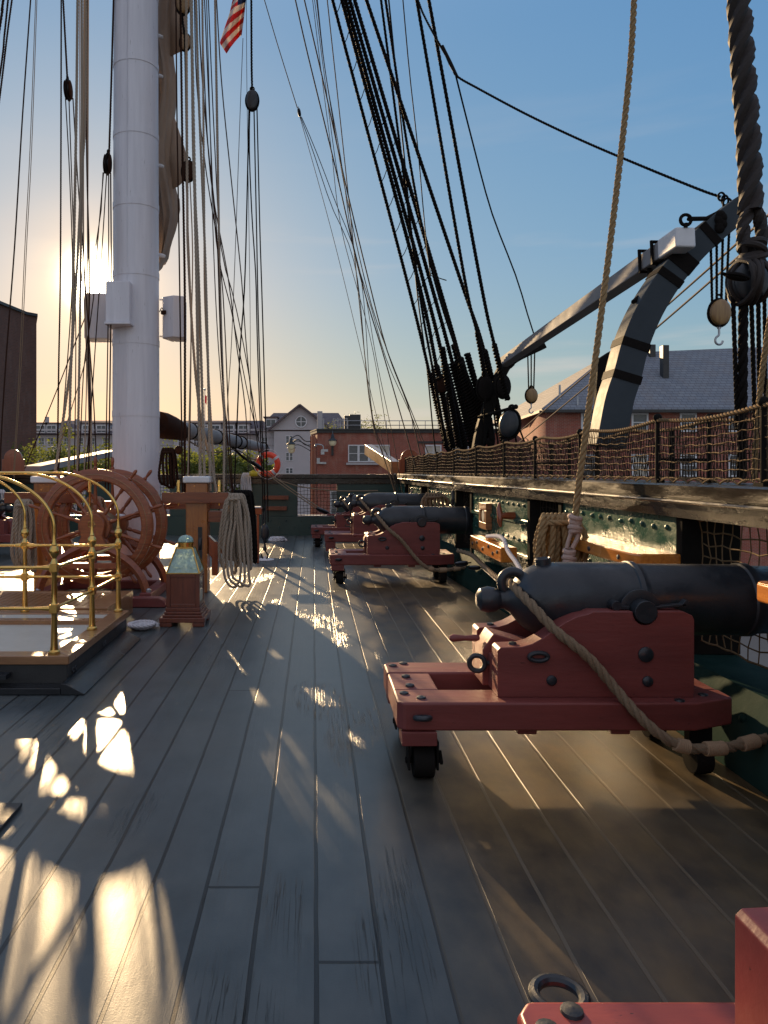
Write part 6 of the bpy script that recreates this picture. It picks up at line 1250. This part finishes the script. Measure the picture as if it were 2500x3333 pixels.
# ------------------------------------------------------------------ light, sky and camera
w = bpy.data.worlds.new('World'); bpy.context.scene.world = w; w.use_nodes = True; nt = w.node_tree; nt.nodes.clear()
def N_(t, **k):
    x = nt.nodes.new(t)
    for a, b in k.items(): setattr(x, a, b)
    return x
out = N_('ShaderNodeOutputWorld'); bg = N_('ShaderNodeBackground'); SKY = .15; bg.inputs['Strength'].default_value = SKY*2**-.75
sk = N_('ShaderNodeTexSky', sky_type='NISHITA', sun_disc=False, sun_elevation=math.asin(SUN.z), sun_rotation=math.atan2(SUN.x, SUN.y), air_density=1.2, dust_density=.35, ozone_density=3.0, altitude=5)
tc = N_('ShaderNodeTexCoord'); dt = N_('ShaderNodeVectorMath', operation='DOT_PRODUCT'); nt.links.new(tc.outputs['Generated'], dt.inputs[0]); dt.inputs[1].default_value = SUN
def MT(op, a, b):
    m = N_('ShaderNodeMath', operation=op)
    for i, v in enumerate((a, b)):
        if isinstance(v, (int, float)): m.inputs[i].default_value = v
        else: nt.links.new(v, m.inputs[i])
    return m.outputs[0]
d0 = MT('MAXIMUM', dt.outputs['Value'], 0.0)
def glow(power, col, prev):
    m = N_('ShaderNodeMix', data_type='RGBA', blend_type='ADD'); m.inputs[0].default_value = 1
    sc = N_('ShaderNodeVectorMath', operation='SCALE'); sc.inputs[0].default_value = col; nt.links.new(MT('POWER', d0, power), sc.inputs['Scale'])
    nt.links.new(prev, m.inputs[6]); nt.links.new(sc.outputs[0], m.inputs[7]); return m.outputs[2]
sp_ = N_('ShaderNodeSeparateColor'); nt.links.new(sk.outputs[0], sp_.inputs[0]); cb_ = N_('ShaderNodeCombineColor')
xyz = N_('ShaderNodeSeparateXYZ'); nt.links.new(tc.outputs['Generated'], xyz.inputs[0])
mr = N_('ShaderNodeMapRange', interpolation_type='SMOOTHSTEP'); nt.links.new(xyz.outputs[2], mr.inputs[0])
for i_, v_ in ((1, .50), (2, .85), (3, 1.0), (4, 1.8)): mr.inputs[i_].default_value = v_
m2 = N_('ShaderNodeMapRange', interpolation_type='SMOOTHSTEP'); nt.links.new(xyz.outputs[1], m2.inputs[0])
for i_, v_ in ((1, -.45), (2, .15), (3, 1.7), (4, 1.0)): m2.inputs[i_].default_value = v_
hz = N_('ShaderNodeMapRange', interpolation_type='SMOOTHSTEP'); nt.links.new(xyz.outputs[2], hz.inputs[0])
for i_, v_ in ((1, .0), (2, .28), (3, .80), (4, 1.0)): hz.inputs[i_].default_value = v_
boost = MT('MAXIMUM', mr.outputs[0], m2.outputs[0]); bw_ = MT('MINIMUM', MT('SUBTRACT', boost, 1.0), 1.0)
for i_, (a_, p_) in enumerate(((.53, .80), (.525, .50), (.585, .15))):
    v_ = MT('MULTIPLY', MT('POWER', MT('MULTIPLY', sp_.outputs[i_], .15), p_), a_/SKY); v_ = MT('MULTIPLY', v_, boost)
    if i_ == 2: v_ = MT('MULTIPLY', v_, hz.outputs[0])
    # lifts ambient light: unseen sky overhead and behind the viewer gets an added veil
    sky_fill = (.60, .56, .56)[i_]/SKY; v_ = MT('ADD', MT('MULTIPLY', v_, MT('SUBTRACT', 1.0, bw_)), MT('MULTIPLY', bw_, sky_fill))
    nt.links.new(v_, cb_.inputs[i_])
c = cb_.outputs[0]
c = glow(3600, (150, 130, 90), c); c = glow(420, (4.5, 2.8, .9), c); c = glow(30, (.55, .4, .12), c)
# thin streaks of high haze low in the sky
mp = N_('ShaderNodeMapping'); mp.inputs['Scale'].default_value = (1.6, 1.6, 14); nt.links.new(tc.outputs['Generated'], mp.inputs[0])
nz = N_('ShaderNodeTexNoise'); nz.inputs['Scale'].default_value = 1.6; nz.inputs['Detail'].default_value = 5; nt.links.new(mp.outputs[0], nz.inputs['Vector'])
st = N_('ShaderNodeMapRange', interpolation_type='SMOOTHSTEP'); nt.links.new(nz.outputs['Fac'], st.inputs[0])
for i_, v_ in ((1, .50), (2, .72), (3, 0.0), (4, 1.0)): st.inputs[i_].default_value = v_
hf = N_('ShaderNodeMapRange', interpolation_type='SMOOTHSTEP'); nt.links.new(xyz.outputs[2], hf.inputs[0])
for i_, v_ in ((1, .12), (2, .50), (3, 1.0), (4, 0.0)): hf.inputs[i_].default_value = v_
m_ = N_('ShaderNodeMix', data_type='RGBA'); nt.links.new(MT('MULTIPLY', MT('MULTIPLY', st.outputs[0], hf.outputs[0]), .45), m_.inputs[0]); nt.links.new(c, m_.inputs[6]); m_.inputs[7].default_value = (.74/SKY, .66/SKY, .60/SKY, 1); c = m_.outputs[2]
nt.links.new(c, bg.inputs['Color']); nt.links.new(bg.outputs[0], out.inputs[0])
sl = bpy.data.lights.new('sun', 'SUN'); sl.energy = 5.0; sl.angle = R(.55); sl.color = (1, .69, .37)
so = bpy.data.objects.new('sun', sl); COL.objects.link(so); so.rotation_euler = SUN.to_track_quat('Z', 'Y').to_euler()
cam = bpy.data.cameras.new('camera'); co = bpy.data.objects.new('camera', cam); COL.objects.link(co); co.location = (0, 0, EYE); co.rotation_euler = (PI/2, 0, 0)
cam.sensor_fit = 'VERTICAL'; cam.sensor_height = 36; cam.lens = F/3333*36; cam.shift_x = (1250-CX)/3333; cam.shift_y = -(1666.5-CY)/3333; cam.clip_start = .05; cam.clip_end = 6000
sc = bpy.context.scene; sc.camera = co; sc.view_settings.view_transform = 'Standard'; sc.view_settings.look = 'None'; sc.view_settings.gamma = 1; sc.view_settings.exposure = 0.75
